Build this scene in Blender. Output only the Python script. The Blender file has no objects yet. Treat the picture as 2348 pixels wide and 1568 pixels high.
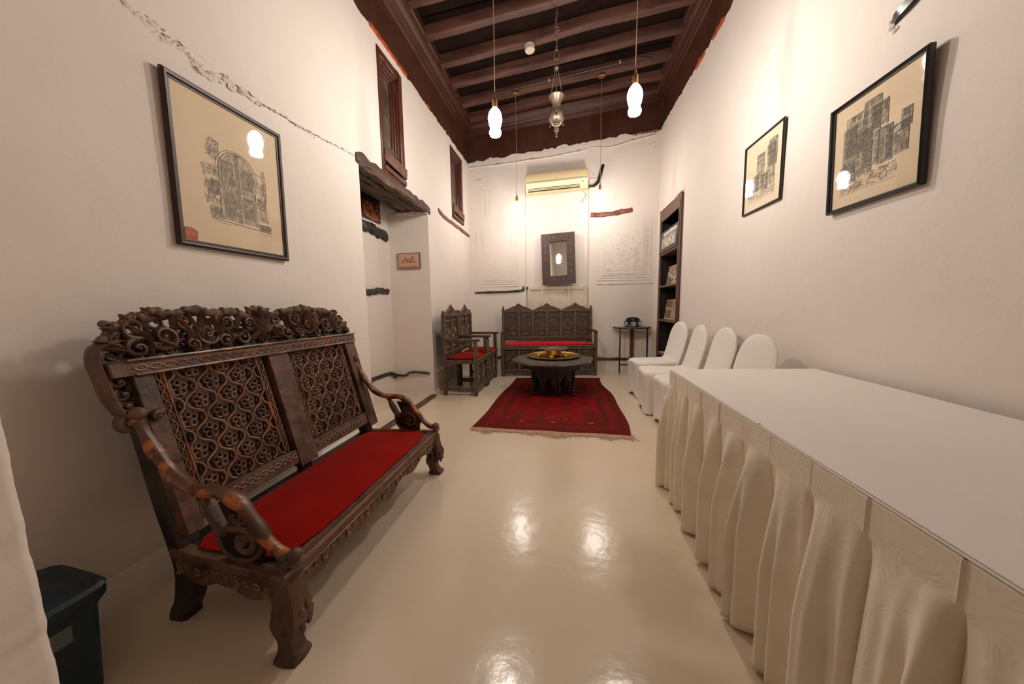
import bpy, bmesh, math, random
from math import sin, cos, pi, radians, sqrt, atan2
from mathutils import Vector, Matrix, noise
random.seed(7)
SC = bpy.context.scene
COL = SC.collection
D = bpy.data

# ------------------------------------------------------------------ camera, world, exposure
cam_d = D.cameras.new('camera'); cam = D.objects.new('camera', cam_d); COL.objects.link(cam)
Xc = (0.98689, 0.16138, -0.01395)      # camera right (world)
Rm = [[0.987, 0.161, -0.014], [0.003, -0.108, -0.994], [-0.161, 0.981, -0.107]]
r0 = Vector(Rm[0]).normalized(); f0 = Vector(Rm[2]); f0 = (f0 - r0 * f0.dot(r0)).normalized()
u0 = r0.cross(f0)
cam.matrix_world = Matrix(((r0.x, u0.x, -f0.x, 0), (r0.y, u0.y, -f0.y, 0), (r0.z, u0.z, -f0.z, 1.15), (0, 0, 0, 1)))
cam_d.sensor_width = 36.0; cam_d.lens = 770.0 / 2348.0 * 36.0; cam_d.clip_start = 0.02
SC.camera = cam
w = D.worlds.new('world'); SC.world = w; w.use_nodes = True
w.node_tree.nodes['Background'].inputs[0].default_value = (0.9, 0.8, 0.7, 1)
w.node_tree.nodes['Background'].inputs[1].default_value = 0.02
SC.view_settings.view_transform = 'Standard'; SC.view_settings.look = 'None'
SC.view_settings.exposure = 0.0; SC.view_settings.gamma = 1.0; SC.view_settings.use_curve_mapping = False
SC.cycles.max_bounces = 8; SC.cycles.diffuse_bounces = 5; SC.cycles.glossy_bounces = 3; SC.cycles.transparent_max_bounces = 8
SC.cycles.sample_clamp_indirect = 6.0; SC.cycles.caustics_reflective = False; SC.cycles.caustics_refractive = False
BULB = 205.0
BULB_COL = (1.0, 0.92, 0.835)

# ------------------------------------------------------------------ helpers
class MB:
    def __init__(s): s.v = []; s.f = []
    def add(s, vs, fs):
        b = len(s.v); s.v += [Vector(p) for p in vs]; s.f += [tuple(i + b for i in f) for f in fs]
    def box(s, c, d, R=None):
        hx, hy, hz = d[0] / 2, d[1] / 2, d[2] / 2; c = Vector(c)
        vs = [Vector((x, y, z)) for x in (-hx, hx) for y in (-hy, hy) for z in (-hz, hz)]
        if R: vs = [R @ p for p in vs]
        s.add([c + p for p in vs], [(0, 1, 3, 2), (4, 6, 7, 5), (0, 4, 5, 1), (2, 3, 7, 6), (0, 2, 6, 4), (1, 5, 7, 3)])
    def bb(s, x0, x1, y0, y1, z0, z1): s.box(((x0 + x1) / 2, (y0 + y1) / 2, (z0 + z1) / 2), (abs(x1 - x0), abs(y1 - y0), abs(z1 - z0)))
    def beam(s, p, q, wd, ht, up=(0, 0, 1)):
        p = Vector(p); q = Vector(q); d = q - p; L = d.length; d.normalize(); u = Vector(up); sd = d.cross(u).normalized(); u = sd.cross(d)
        s.box((p + q) / 2, (L, wd, ht), Matrix((d, sd, u)).transposed())
    def loft(s, secs, cap=True, closed=True):
        n = len(secs[0]); b = len(s.v)
        for sec in secs: s.v += [Vector(p) for p in sec]
        m = n if closed else n - 1
        for i in range(len(secs) - 1):
            for j in range(m):
                k = (j + 1) % n
                s.f.append((b + i * n + j, b + i * n + k, b + (i + 1) * n + k, b + (i + 1) * n + j))
        if cap:
            s.f.append(tuple(b + j for j in reversed(range(n)))); e = b + (len(secs) - 1) * n
            s.f.append(tuple(e + j for j in range(n)))
    def tube(s, pts, r, n=8, closed=False, flat=1.0, up=None):
        pts = [Vector(p) for p in pts]; m = len(pts); rr = r if isinstance(r, (list, tuple)) else [r] * m
        secs = []; U = Vector(up) if up else None; prev = None
        for i in range(m):
            a = pts[(i - 1) % m] if (closed or i > 0) else pts[i]; c = pts[(i + 1) % m] if (closed or i < m - 1) else pts[i]
            t = (c - a)
            if t.length < 1e-9: t = Vector((0, 0, 1))
            t.normalize()
            if U is not None: sd = t.cross(U)
            else:
                ref = prev if prev is not None else (Vector((0, 0, 1)) if abs(t.z) < 0.9 else Vector((1, 0, 0)))
                sd = ref - t * ref.dot(t) if prev is not None else t.cross(ref)
            if sd.length < 1e-6: sd = t.orthogonal()
            sd.normalize(); prev = sd.copy(); up2 = sd.cross(t)
            secs.append([pts[i] + sd * (cos(2 * pi * k / n) * rr[i]) + up2 * (sin(2 * pi * k / n) * rr[i] * flat) for k in range(n)])
        if closed: secs.append(secs[0])
        s.loft(secs, cap=not closed)
    def lathe(s, prof, c=(0, 0, 0), n=20, R=None, cap=True):
        c = Vector(c); secs = []
        for r, z in prof:
            ring = [Vector((r * cos(2 * pi * k / n), r * sin(2 * pi * k / n), z)) for k in range(n)]
            if R: ring = [R @ p for p in ring]
            secs.append([c + p for p in ring])
        s.loft(secs, cap)
    def ball(s, c, r, nu=10, nv=6):
        rx, ry, rz = r if isinstance(r, (tuple, list)) else (r, r, r); c = Vector(c); secs = []
        for i in range(nv + 1):
            a = -pi / 2 + pi * i / nv; q = max(cos(a), 0.02)
            secs.append([c + Vector((rx * q * cos(2 * pi * k / nu), ry * q * sin(2 * pi * k / nu), rz * sin(a))) for k in range(nu)])
        s.loft(secs)
    def grid(s, fn, nu, nv):
        b = len(s.v)
        for i in range(nu + 1):
            for j in range(nv + 1): s.v.append(Vector(fn(i / nu, j / nv)))
        for i in range(nu):
            for j in range(nv):
                a = b + i * (nv + 1) + j; s.f.append((a, a + nv + 1, a + nv + 2, a + 1))
    def prism(s, poly, fn, w0, w1):
        n = len(poly); s.add([fn(u, v, w0) for u, v in poly] + [fn(u, v, w1) for u, v in poly],
            [tuple(reversed(range(n))), tuple(range(n, 2 * n))] + [(i, (i + 1) % n, n + (i + 1) % n, n + i) for i in range(n)])
    def build(s, name, m, parent=None, bevel=0, smooth=True, local=False, angle=40, seg=1, solid=0):
        me = D.meshes.new(name); vs = s.v
        if parent is not None and not local and id(parent) and parent.name in WM:
            inv = WM[parent.name].inverted(); vs = [inv @ p for p in s.v]
        me.from_pydata([tuple(p) for p in vs], [], s.f); me.update()
        bm = bmesh.new(); bm.from_mesh(me); bmesh.ops.recalc_face_normals(bm, faces=bm.faces) if solid != 2 else None; bm.to_mesh(me); bm.free()
        if smooth:
            me.shade_smooth(); me.set_sharp_from_angle(angle=radians(angle))
        if m: me.materials.append(m)
        o = D.objects.new(name, me); COL.objects.link(o)
        if parent is not None:
            o.parent = parent
            if parent.name in WM: WM[o.name] = WM[parent.name]
            else: WM[o.name] = Matrix.Identity(4)
        else: WM[o.name] = Matrix.Identity(4)
        if bevel:
            md = o.modifiers.new('bevel', 'BEVEL'); md.width = bevel; md.segments = seg; md.limit_method = 'ANGLE'; md.angle_limit = radians(35)
        return o
WM = {}
def tag(o, label=None, cat=None, group=None, kind=None):
    if label: o['label'] = label
    if cat: o['category'] = cat
    if group: o['group'] = group
    if kind: o['kind'] = kind
    return o
def thing(name, label, cat, loc=(0, 0, 0), rz=0.0, group=None):
    o = D.objects.new(name, None); COL.objects.link(o); o.location = loc; o.rotation_euler = (0, 0, rz); o.empty_display_size = 0.1
    WM[o.name] = Matrix.Translation(loc) @ Matrix.Rotation(rz, 4, 'Z')
    return tag(o, label, cat, group)
def dup(root, loc, rz, label):
    r = root.copy(); COL.objects.link(r); r.location = loc; r.rotation_euler = (0, 0, rz); r['label'] = label
    for ch in list(root.children):
        c = ch.copy(); COL.objects.link(c); c.parent = r
        for g in list(ch.children):
            d2 = g.copy(); COL.objects.link(d2); d2.parent = c
    return r
def cat(pts, n=6, closed=False):
    P = [Vector(p) for p in pts]; m = len(P); out = []
    rng = range(m if closed else m - 1)
    for i in rng:
        p1 = P[i]; p2 = P[(i + 1) % m]; p0 = P[(i - 1) % m] if (closed or i > 0) else p1; p3 = P[(i + 2) % m] if (closed or i < m - 2) else p2
        for k in range(n):
            t = k / n
            out.append(0.5 * ((2 * p1) + (p2 - p0) * t + (2 * p0 - 5 * p1 + 4 * p2 - p3) * t * t + (3 * p1 - p0 - 3 * p2 + p3) * t ** 3))
    if not closed: out.append(P[-1])
    return out
def lerp(a, b, t): return a + (b - a) * t
def nz(x, y=0, z=0): return noise.noise(Vector((x, y, z)))

# ------------------------------------------------------------------ materials
def mat(name, c1, c2=None, rough=0.6, metal=0.0, nscale=5.0, ramp=(0.4, 0.6), bump=0.0, bscale=20.0, bdist=0.01, c3=None, n3=3.0, r3=(0.62, 0.7),
        sheen=0, coat=0, spec=0.5, stretch=None, detail=6, bkind='noise', rough2=None, tex='Object'):
    m = D.materials.new(name); m.use_nodes = True; nt = m.node_tree; N = nt.nodes; L = nt.links; b = N['Principled BSDF']
    b.inputs['Roughness'].default_value = rough; b.inputs['Metallic'].default_value = metal
    b.inputs['Specular IOR Level'].default_value = spec
    if sheen: b.inputs['Sheen Weight'].default_value = sheen; b.inputs['Sheen Roughness'].default_value = 0.4
    if coat: b.inputs['Coat Weight'].default_value = coat; b.inputs['Coat Roughness'].default_value = 0.15
    tc = N.new('ShaderNodeTexCoord'); src = tc.outputs[tex]
    if stretch:
        mp = N.new('ShaderNodeMapping'); mp.inputs['Scale'].default_value = stretch; L.new(src, mp.inputs[0]); src = mp.outputs[0]
    def rmp(ns, rr, det=detail):
        n = N.new('ShaderNodeTexNoise'); n.inputs['Scale'].default_value = ns; n.inputs['Detail'].default_value = det; n.inputs['Roughness'].default_value = 0.6
        L.new(src, n.inputs['Vector']); r = N.new('ShaderNodeMapRange'); r.inputs[1].default_value = rr[0]; r.inputs[2].default_value = rr[1]; L.new(n.outputs[0], r.inputs[0]); return r.outputs[0]
    if c2 is None: b.inputs['Base Color'].default_value = (*c1, 1)
    else:
        f = rmp(nscale, ramp); mx = N.new('ShaderNodeMix'); mx.data_type = 'RGBA'; mx.inputs[6].default_value = (*c1, 1); mx.inputs[7].default_value = (*c2, 1); L.new(f, mx.inputs[0]); out = mx.outputs[2]
        if c3 is not None:
            f3 = rmp(n3, r3); m3 = N.new('ShaderNodeMix'); m3.data_type = 'RGBA'; L.new(out, m3.inputs[6]); m3.inputs[7].default_value = (*c3, 1); L.new(f3, m3.inputs[0]); out = m3.outputs[2]
        L.new(out, b.inputs['Base Color'])
        if rough2 is not None:
            rr = N.new('ShaderNodeMapRange'); rr.inputs[3].default_value = rough; rr.inputs[4].default_value = rough2; L.new(f, rr.inputs[0]); L.new(rr.outputs[0], b.inputs['Roughness'])
    if bump:
        if bkind == 'voronoi':
            n = N.new('ShaderNodeTexVoronoi'); n.inputs['Scale'].default_value = bscale; L.new(src, n.inputs['Vector']); h = n.outputs[0]
        elif bkind == 'swirl':
            nn = N.new('ShaderNodeTexNoise'); nn.inputs['Scale'].default_value = bscale * 0.35; nn.inputs['Distortion'].default_value = 1.5; nn.inputs['Detail'].default_value = 0; L.new(src, nn.inputs['Vector'])
            mm = N.new('ShaderNodeMath'); mm.operation = 'MULTIPLY'; mm.inputs[1].default_value = 34.0; L.new(nn.outputs[0], mm.inputs[0])
            n = N.new('ShaderNodeMath'); n.operation = 'SINE'; L.new(mm.outputs[0], n.inputs[0]); h = n.outputs[0]
        else:
            n = N.new('ShaderNodeTexNoise'); n.inputs['Scale'].default_value = bscale; n.inputs['Detail'].default_value = 8; L.new(src, n.inputs['Vector']); h = n.outputs[0]
        bp = N.new('ShaderNodeBump'); bp.inputs['Strength'].default_value = bump; bp.inputs['Distance'].default_value = bdist
        L.new(h, bp.inputs['Height']); L.new(bp.outputs[0], b.inputs['Normal'])
    return m
M = {}
M['plaster'] = mat('plaster', (0.80, 0.725, 0.665), (0.765, 0.685, 0.62), rough=0.75, nscale=1.2, ramp=(0.35, 0.7), bump=0.35, bscale=9, bdist=0.012, spec=0.3)
M['chip'] = mat('broken_plaster', (0.72, 0.62, 0.53), (0.5, 0.4, 0.32), rough=0.9, nscale=25, bump=0.9, bscale=60)
M['crack'] = mat('crack_dirt', (0.05, 0.04, 0.035), (0.2, 0.15, 0.12), rough=0.9, nscale=30)
M['orange_chip'] = mat('red_lead_paint', (0.62, 0.13, 0.03), (0.35, 0.06, 0.02), rough=0.7, nscale=20)
M['frieze'] = mat('brown_painted_board', (0.060, 0.020, 0.011), (0.085, 0.029, 0.017), rough=0.42, nscale=3, bump=0.25, bscale=8, c3=(0.13, 0.05, 0.032), n3=9, r3=(0.68, 0.8), stretch=(1, 1, 1))
M['joist'] = mat('joist_wood', (0.075, 0.028, 0.020), (0.15, 0.062, 0.046), rough=0.5, nscale=3, bump=0.4, bscale=7, stretch=(0.5, 3, 3))
M['ceilboard'] = mat('ceiling_board_wood', (0.012, 0.006, 0.004), (0.020, 0.009, 0.006), rough=0.9, spec=0.1, nscale=3, bump=0.3, bscale=8)
M['winwood'] = mat('window_wood', (0.075, 0.022, 0.014), (0.13, 0.045, 0.03), rough=0.4, nscale=8, bump=0.2, bscale=20, stretch=(4, 4, 0.6))
M['winboard'] = mat('worn_window_board', (0.17, 0.08, 0.055), (0.11, 0.045, 0.03), rough=0.55, nscale=10, bump=0.3, bscale=20)
M['winpane'] = mat('dusty_pane', (0.17, 0.14, 0.10), (0.06, 0.045, 0.035), rough=0.35, nscale=2.5, ramp=(0.4, 0.55))
M['timber'] = mat('weathered_timber', (0.07, 0.04, 0.026), (0.19, 0.12, 0.085), rough=0.7, nscale=6, ramp=(0.45, 0.7), bump=0.8, bscale=14, bdist=0.02, stretch=(3, 0.6, 3))
M['redtimber'] = mat('red_brown_timber', (0.15, 0.045, 0.025), (0.26, 0.10, 0.06), rough=0.6, nscale=9, bump=0.6, bscale=20)
M['blacktimber'] = mat('blackened_timber', (0.012, 0.010, 0.008), (0.05, 0.045, 0.035), rough=0.45, nscale=9, bump=0.7, bscale=25)
M['carved'] = mat('dark_carved_wood', (0.052, 0.024, 0.014), (0.16, 0.080, 0.048), rough=0.45, rough2=0.65, nscale=12, ramp=(0.35, 0.65), c3=(0.24, 0.075, 0.03), n3=7, r3=(0.60, 0.74), bump=0.7, bscale=45, bdist=0.005)
M['carved_dark'] = mat('black_brown_wood', (0.010, 0.006, 0.005), (0.03, 0.014, 0.009), rough=0.4, nscale=8, bump=0.3, bscale=40, bdist=0.004)
M['lattice'] = mat('lattice_wood', (0.14, 0.068, 0.038), (0.30, 0.155, 0.092), rough=0.33, rough2=0.5, nscale=9, ramp=(0.35, 0.65), c3=(0.36, 0.13, 0.05), n3=5, r3=(0.6, 0.72), bump=0.2, bscale=60, bdist=0.003)
M['carved2'] = mat('trefoil_wood', (0.08, 0.037, 0.022), (0.20, 0.10, 0.06), rough=0.45, nscale=14, c3=(0.25, 0.10, 0.04), n3=6, r3=(0.6, 0.74), bump=0.3, bscale=50, bdist=0.003)
M['mirframe'] = mat('mirror_frame_wood', (.060, .033, .026), (.085, .048, .038), rough=.5, nscale=20, bump=.4, bscale=60, bdist=.003)
M['sbead'] = mat('highlit_bead_wood', (0.13, 0.085, 0.052), (0.27, 0.19, 0.125), rough=0.4, nscale=30)  # lighter than the settee wood: bead highlights put into the colour
M['spanel'] = mat('shaded_panel_wood', (0.030, 0.019, 0.011), (0.085, 0.055, 0.034), rough=0.5, nscale=30, bump=0.9, bscale=60, bdist=0.006)  # recess shade put into this darker panel colour
M['arm'] = mat('worn_arm_wood', (0.075, 0.03, 0.015), (0.13, 0.055, 0.028), rough=0.3, nscale=6, c3=(0.42, 0.13, 0.035), n3=10, r3=(0.50, 0.57), bump=0.25, bscale=40, bdist=0.004)
M['settee'] = mat('carved_settee_wood', (0.045, 0.028, 0.017), (0.14, 0.090, 0.055), rough=0.45, rough2=0.6, nscale=28, ramp=(0.4, 0.65), bump=0.8, bscale=70, bdist=0.006, c3=(0.26, 0.16, 0.085), n3=18, r3=(0.60, 0.72))
M['velvet'] = mat('red_velvet', (0.27, 0.0045, 0.002), (0.31, 0.006, 0.003), rough=0.9, nscale=4, sheen=0.05, spec=0.08, bump=0.1, bscale=300, bdist=0.002)
M['velvet2'] = mat('crimson_velvet', (0.50, 0.004, 0.010), (0.56, 0.008, 0.018), rough=0.85, nscale=4, sheen=0.15, spec=0.15)
M['spandex'] = mat('white_stretch_fabric', (0.84, 0.79, 0.74), rough=0.8, spec=0.2, bump=0.05, bscale=200)
M['cloth'] = mat('white_table_cloth', (0.88, 0.82, 0.77), (0.85, 0.785, 0.73), rough=0.75, nscale=2, spec=0.25, bump=0.25, bscale=3, bdist=0.01, stretch=(1, 0.25, 1))
M['skirt'] = mat('cream_jacquard', (0.88, 0.80, 0.67), (0.82, 0.735, 0.60), rough=0.45, nscale=9, spec=0.35, bump=0.16, bscale=42, bdist=0.0012, bkind='swirl', ramp=(0.35, 0.65))
M['brass'] = mat('brass', (0.58, 0.37, 0.13), (0.42, 0.25, 0.08), rough=0.33, metal=1.0, nscale=12, bump=0.15, bscale=60, bdist=0.002)
M['copper'] = mat('tinned_copper', (0.60, 0.47, 0.40), (0.50, 0.36, 0.28), rough=0.28, metal=1.0, nscale=9)
M['lampbrass'] = mat('satin_gold', (0.78, 0.50, 0.20), rough=0.3, metal=1.0)
M['lantern'] = mat('old_silver', (0.30, 0.22, 0.16), (0.44, 0.35, 0.27), rough=0.42, metal=0.8, nscale=18)
M['cord'] = mat('tan_cord', (0.45, 0.30, 0.17), rough=0.6)
M['black'] = mat('black_frame', (0.012, 0.011, 0.012), rough=0.3)
M['brownframe'] = mat('dark_brown_frame', (0.040, 0.016, 0.011), rough=0.42, spec=0.35)
M['paper'] = mat('aged_paper', (0.78, 0.62, 0.42), (0.75, 0.585, 0.385), rough=0.8, nscale=2)
M['paper2'] = mat('cream_mount_paper', (0.80, 0.68, 0.48), (0.77, 0.65, 0.45), rough=0.8, nscale=2)
M['pencil'] = mat('pencil_line', (0.17, 0.145, 0.115), rough=0.8)
M['wash'] = mat('pencil_shading', (0.66, 0.55, 0.39), (0.52, 0.43, 0.31), rough=0.8, nscale=35)
M['wash2'] = mat('pencil_shading_grey', (0.48, 0.41, 0.30), (0.32, 0.27, 0.20), rough=0.8, nscale=45)
M['orange'] = mat('orange_sticker', (0.50, 0.07, 0.01), (0.32, 0.035, 0.006), rough=0.5, nscale=60)
M['ac'] = mat('aged_cream_plastic', (0.78, 0.62, 0.36), rough=0.35)
M['ac2'] = mat('cream_plastic', (0.82, 0.70, 0.46), rough=0.35)
M['acgrey'] = mat('grey_green_strip', (0.42, 0.40, 0.28), rough=0.4)
M['dark'] = mat('dark_slot', (0.05, 0.035, 0.015), rough=0.6)
M['blackplastic'] = mat('black_plastic', (0.008, 0.012, 0.012), rough=0.25, spec=0.5)
M['bin'] = mat('dark_teal_plastic', (0.006, 0.020, 0.028), rough=0.38, spec=0.5, bump=0.1, bscale=120)
M['binlabel'] = mat('grey_bin_label', (0.10, 0.12, 0.11), rough=0.5)
M['white'] = mat('white_plastic', (0.78, 0.70, 0.56), rough=0.4)
M['whitepaint'] = mat('old_white_paint', (0.72, 0.62, 0.50), (0.55, 0.42, 0.29), rough=0.7, nscale=9, ramp=(0.5, 0.72), bump=0.5, bscale=30, c3=(0.25, 0.15, 0.08), n3=22, r3=(0.68, 0.74))
M['shelfwood'] = mat('bookcase_wood', (0.12, 0.055, 0.04), (0.16, 0.08, 0.06), rough=0.45, nscale=8)
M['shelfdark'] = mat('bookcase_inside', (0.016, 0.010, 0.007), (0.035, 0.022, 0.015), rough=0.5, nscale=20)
M['signface'] = mat('pink_sign_face', (0.62, 0.37, 0.26), rough=0.5)
M['signtext'] = mat('brown_lettering', (0.13, 0.045, 0.02), rough=0.6)
M['signpat'] = mat('brown_pattern', (0.30, 0.14, 0.09), rough=0.6)
M['glow'] = None
M['tabletop'] = mat('marquetry_top', (0.050, 0.050, 0.040), (0.13, 0.12, 0.10), rough=0.3, rough2=0.5, nscale=40, bump=0.7, bscale=60, bdist=0.004, bkind='voronoi')
M['fringe'] = mat('pink_beige_fringe', (0.46, 0.26, 0.17), (0.56, 0.34, 0.23), rough=0.9, nscale=20)
M['moongl'] = mat('grey_glass_top', (0.25, 0.22, 0.19), rough=0.12)
M['chairmetal'] = mat('chair_leg_metal', (0.06, 0.06, 0.06), rough=0.4, metal=0.8)
# glass
g = D.materials.new('picture_glass'); g.use_nodes = True; nt = g.node_tree; nt.nodes.clear()
o_ = nt.nodes.new('ShaderNodeOutputMaterial'); mx = nt.nodes.new('ShaderNodeMixShader'); tr = nt.nodes.new('ShaderNodeBsdfTransparent'); gl = nt.nodes.new('ShaderNodeBsdfGlossy'); fr = nt.nodes.new('ShaderNodeFresnel')
gl.inputs['Roughness'].default_value = 0.03; nt.nodes.remove(fr)
ge = nt.nodes.new('ShaderNodeNewGeometry'); dt = nt.nodes.new('ShaderNodeVectorMath'); dt.operation = 'DOT_PRODUCT'; nt.links.new(ge.outputs['Normal'], dt.inputs[0]); nt.links.new(ge.outputs['Incoming'], dt.inputs[1])
prev_ = dt.outputs['Value']
for op, v in (('ABSOLUTE', None), ('SUBTRACT', 1.0), ('POWER', 5.0), ('MULTIPLY_ADD', 0.95)):
    q = nt.nodes.new('ShaderNodeMath'); q.operation = op
    if op == 'SUBTRACT': q.inputs[0].default_value = 1.0; nt.links.new(prev_, q.inputs[1])
    else:
        nt.links.new(prev_, q.inputs[0])
        if v is not None: q.inputs[1].default_value = v
        if op == 'MULTIPLY_ADD': q.inputs[2].default_value = 0.05
    prev_ = q.outputs[0]
nt.links.new(prev_, mx.inputs[0]); nt.links.new(tr.outputs[0], mx.inputs[1]); nt.links.new(gl.outputs[0], mx.inputs[2]); nt.links.new(mx.outputs[0], o_.inputs[0]); M['glass'] = g
M['mirror'] = mat('mirror_silver', (0.9, 0.88, 0.84), rough=0.02, metal=1.0)
# bulb
g = D.materials.new('glowing_bulb'); g.use_nodes = True; nt = g.node_tree; nt.nodes.clear()
o_ = nt.nodes.new('ShaderNodeOutputMaterial'); em = nt.nodes.new('ShaderNodeEmission'); em.inputs[0].default_value = (*BULB_COL, 1); em.inputs[1].default_value = BULB
nt.links.new(em.outputs[0], o_.inputs[0]); M['glow'] = g
g2 = g.copy(); g2.name = 'glowing_bulb_far'; g2.node_tree.nodes['Emission'].inputs[1].default_value = BULB * .52; M['glow2'] = g2
# floor: cream resin with stains
def floor_mat():
    m = mat('cream_resin_floor', (0.83, 0.70, 0.54), (0.78, 0.64, 0.475), rough=0.17, nscale=0.9, ramp=(0.35, 0.7), bump=0.28, bscale=9, bdist=0.007, spec=0.42)
    nt = m.node_tree; N = nt.nodes; L = nt.links; b = N['Principled BSDF']
    prev = b.inputs['Base Color'].links[0].from_socket
    tc = N['Texture Coordinate']
    ns = N.new('ShaderNodeTexNoise'); ns.inputs['Scale'].default_value = 5; ns.inputs['Detail'].default_value = 6; L.new(tc.outputs['Object'], ns.inputs[0])
    def spot(cx, cy, rx, ry):
        mp = N.new('ShaderNodeMapping'); mp.vector_type = 'POINT'; mp.inputs['Location'].default_value = (-cx / rx, -cy / ry, 0); mp.inputs['Scale'].default_value = (1 / rx, 1 / ry, 0)
        L.new(tc.outputs['Object'], mp.inputs[0]); ln = N.new('ShaderNodeVectorMath'); ln.operation = 'LENGTH'; L.new(mp.outputs[0], ln.inputs[0])
        a = N.new('ShaderNodeMath'); a.operation = 'MULTIPLY_ADD'; a.inputs[1].default_value = 1.6; L.new(ns.outputs[0], a.inputs[0]); L.new(ln.outputs['Value'], a.inputs[2])
        r = N.new('ShaderNodeMapRange'); r.inputs[1].default_value = 1.85; r.inputs[2].default_value = 1.2; r.inputs[3].default_value = 0; r.inputs[4].default_value = 1; L.new(a.outputs[0], r.inputs[0]); return r.outputs[0]
    s1 = spot(0.42, 1.35, 0.20, 0.36); s2 = spot(0.35, 0.95, 0.30, 0.16)
    mxx = N.new('ShaderNodeMath'); mxx.operation = 'MAXIMUM'; L.new(s1, mxx.inputs[0]); L.new(s2, mxx.inputs[1])
    sc = N.new('ShaderNodeMath'); sc.operation = 'MULTIPLY'; sc.inputs[1].default_value = 0.45; L.new(mxx.outputs[0], sc.inputs[0])
    mm = N.new('ShaderNodeMix'); mm.data_type = 'RGBA'; L.new(sc.outputs[0], mm.inputs[0]); L.new(prev, mm.inputs[6]); mm.inputs[7].default_value = (0.50, 0.36, 0.22, 1)
    L.new(mm.outputs[2], b.inputs['Base Color'])
    return m
M['floor'] = floor_mat()

# ------------------------------------------------------------------ room shell
XL = -1.74; YF = 6.0; YN = -0.95
def xr(y): return 1.578 - 0.0172 * y
def slope(x): return 0.083 * (x - XL)
def ftop(x): return 3.655 + slope(x)          # bottom of the frieze
def rot(s, m): return s

def wall_grid(fn, us, vs, holes, nzs, amp=0.006, name='wall', top=None):
    """fn(u,v,d)->xyz, us/vs sorted lists; holes rectangles (u0,u1,v0,v1)"""
    def fill(a, step, cuts):
        out = []; a = sorted(set([round(x, 4) for x in a] + [round(c, 4) for c in cuts]))
        for i in range(len(a) - 1):
            n = max(1, int(math.ceil((a[i + 1] - a[i]) / step)))
            for k in range(n): out.append(a[i] + (a[i + 1] - a[i]) * k / n)
        out.append(a[-1]); return out
    U = fill(us, 0.06, [h[0] for h in holes] + [h[1] for h in holes]); V = fill(vs, 0.06, [h[2] for h in holes] + [h[3] for h in holes])
    mb = MB(); nv = len(V)
    for u in U:
        for v in V:
            d = 1.0
            for h in holes:
                du = max(h[0] - u, 0, u - h[1]); dv = max(h[2] - v, 0, v - h[3]); d = min(d, sqrt(du * du + dv * dv) / 0.15)
            a = amp * d * min(1, (u - U[0]) / 0.2, (U[-1] - u) / 0.2) * (nz(u * 1.3 + nzs, v * 1.3) + 0.5 * nz(u * 4 + nzs, v * 4))
            vv = v
            if top and v == V[-1]: vv = top(u)
            elif top and v > V[-1] - 0.5: vv = V[-1] - 0.5 + (v - V[-1] + 0.5) / 0.5 * (top(u) - V[-1] + 0.5)
            mb.v.append(Vector(fn(u, vv, a)))
    for i in range(len(U) - 1):
        for j in range(nv - 1):
            cu = (U[i] + U[i + 1]) / 2; cv = (V[j] + V[j + 1]) / 2
            if any(h[0] < cu < h[1] and h[2] < cv < h[3] for h in holes): continue
            a = i * nv + j; mb.f.append((a, a + nv, a + nv + 1, a + 1))
    return mb
# floor
mb = MB(); mb.grid(lambda u, v: (lerp(-2.4, 1.9, u), lerp(YN, YF + 0.1, v), 0), 2, 2)
fl = tag(mb.build('floor', M['floor']), kind='structure')
# left wall
DY0, DY1, DZ = 2.73, 4.16, 2.36
holesL = [(DY0, DY1, 0.0, DZ), (3.11, 3.58, 2.44, 3.56), (5.09, 5.65, 2.50, 3.56)]
def jag(base, sd, a=0.035): return lambda u: base(u) + a * nz(u * 5 + sd, sd) + 0.03 * nz(u * 17, sd + 3) + 0.012 * nz(u * 50, sd)
topL = jag(lambda u: 3.655, 1.0)
mb = wall_grid(lambda u, v, d: (XL + d, u, v), [YN, YF], [0.0, 3.16, 3.66], holesL, 3.1, top=topL)
wl = tag(mb.build('wall_left', M['plaster'], angle=80), kind='structure')
# rim of plaster over the frieze, doorway recess
mb = MB(); n = 200
mb.grid(lambda u, v: (XL - 0.03 * v, lerp(YN, YF, u), topL(lerp(YN, YF, u)) - 0.004 * v), 360, 1); mb.build('plaster_edge', M['chip'], wl)
XB = -2.29
mb = MB()
mb.grid(lambda u, v: (lerp(XL, XB, u) , DY1 + 0.012 * sin(u * 3.0), lerp(0, 2.72, v)), 10, 8)         # far jamb
mb.grid(lambda u, v: (XB + 0.01 * nz(u * 3, v * 4), lerp(DY0 - 0.05, DY1 + 0.02, u), lerp(0, 2.72, v)), 20, 20)       # back
mb.grid(lambda u, v: (lerp(XL, XB, u), DY0, lerp(0, 2.72, v)), 4, 4)
mb.grid(lambda u, v: (lerp(XL + 0.0, XB - .02, u), lerp(DY0 - .02, DY1 + .02, v), 2.72), 2, 2)
wr_ = tag(mb.build('wall_recess', M['plaster'], solid=2), kind='structure')
# right wall
BY0, BY1, BZ = 4.86, 5.90, 2.62
topR = jag(lambda u: ftop(xr(u)) + 0.01 * (u - 4), 9.0)
mb = wall_grid(lambda u, v, d: (xr(u) - d, u, v), [YN, YF], [0.0, 3.4, 3.92], [(BY0, BY1, 0.10, BZ)], 8.3, top=topR)
wr = tag(mb.build('wall_right', M['plaster'], angle=80), kind='structure')
mb = MB(); mb.grid(lambda u, v: (xr(lerp(YN, YF, u)) + 0.03 * v, lerp(YN, YF, u), topR(lerp(YN, YF, u))), 360, 1); mb.build('plaster_edge', M['chip'], wr)
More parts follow.
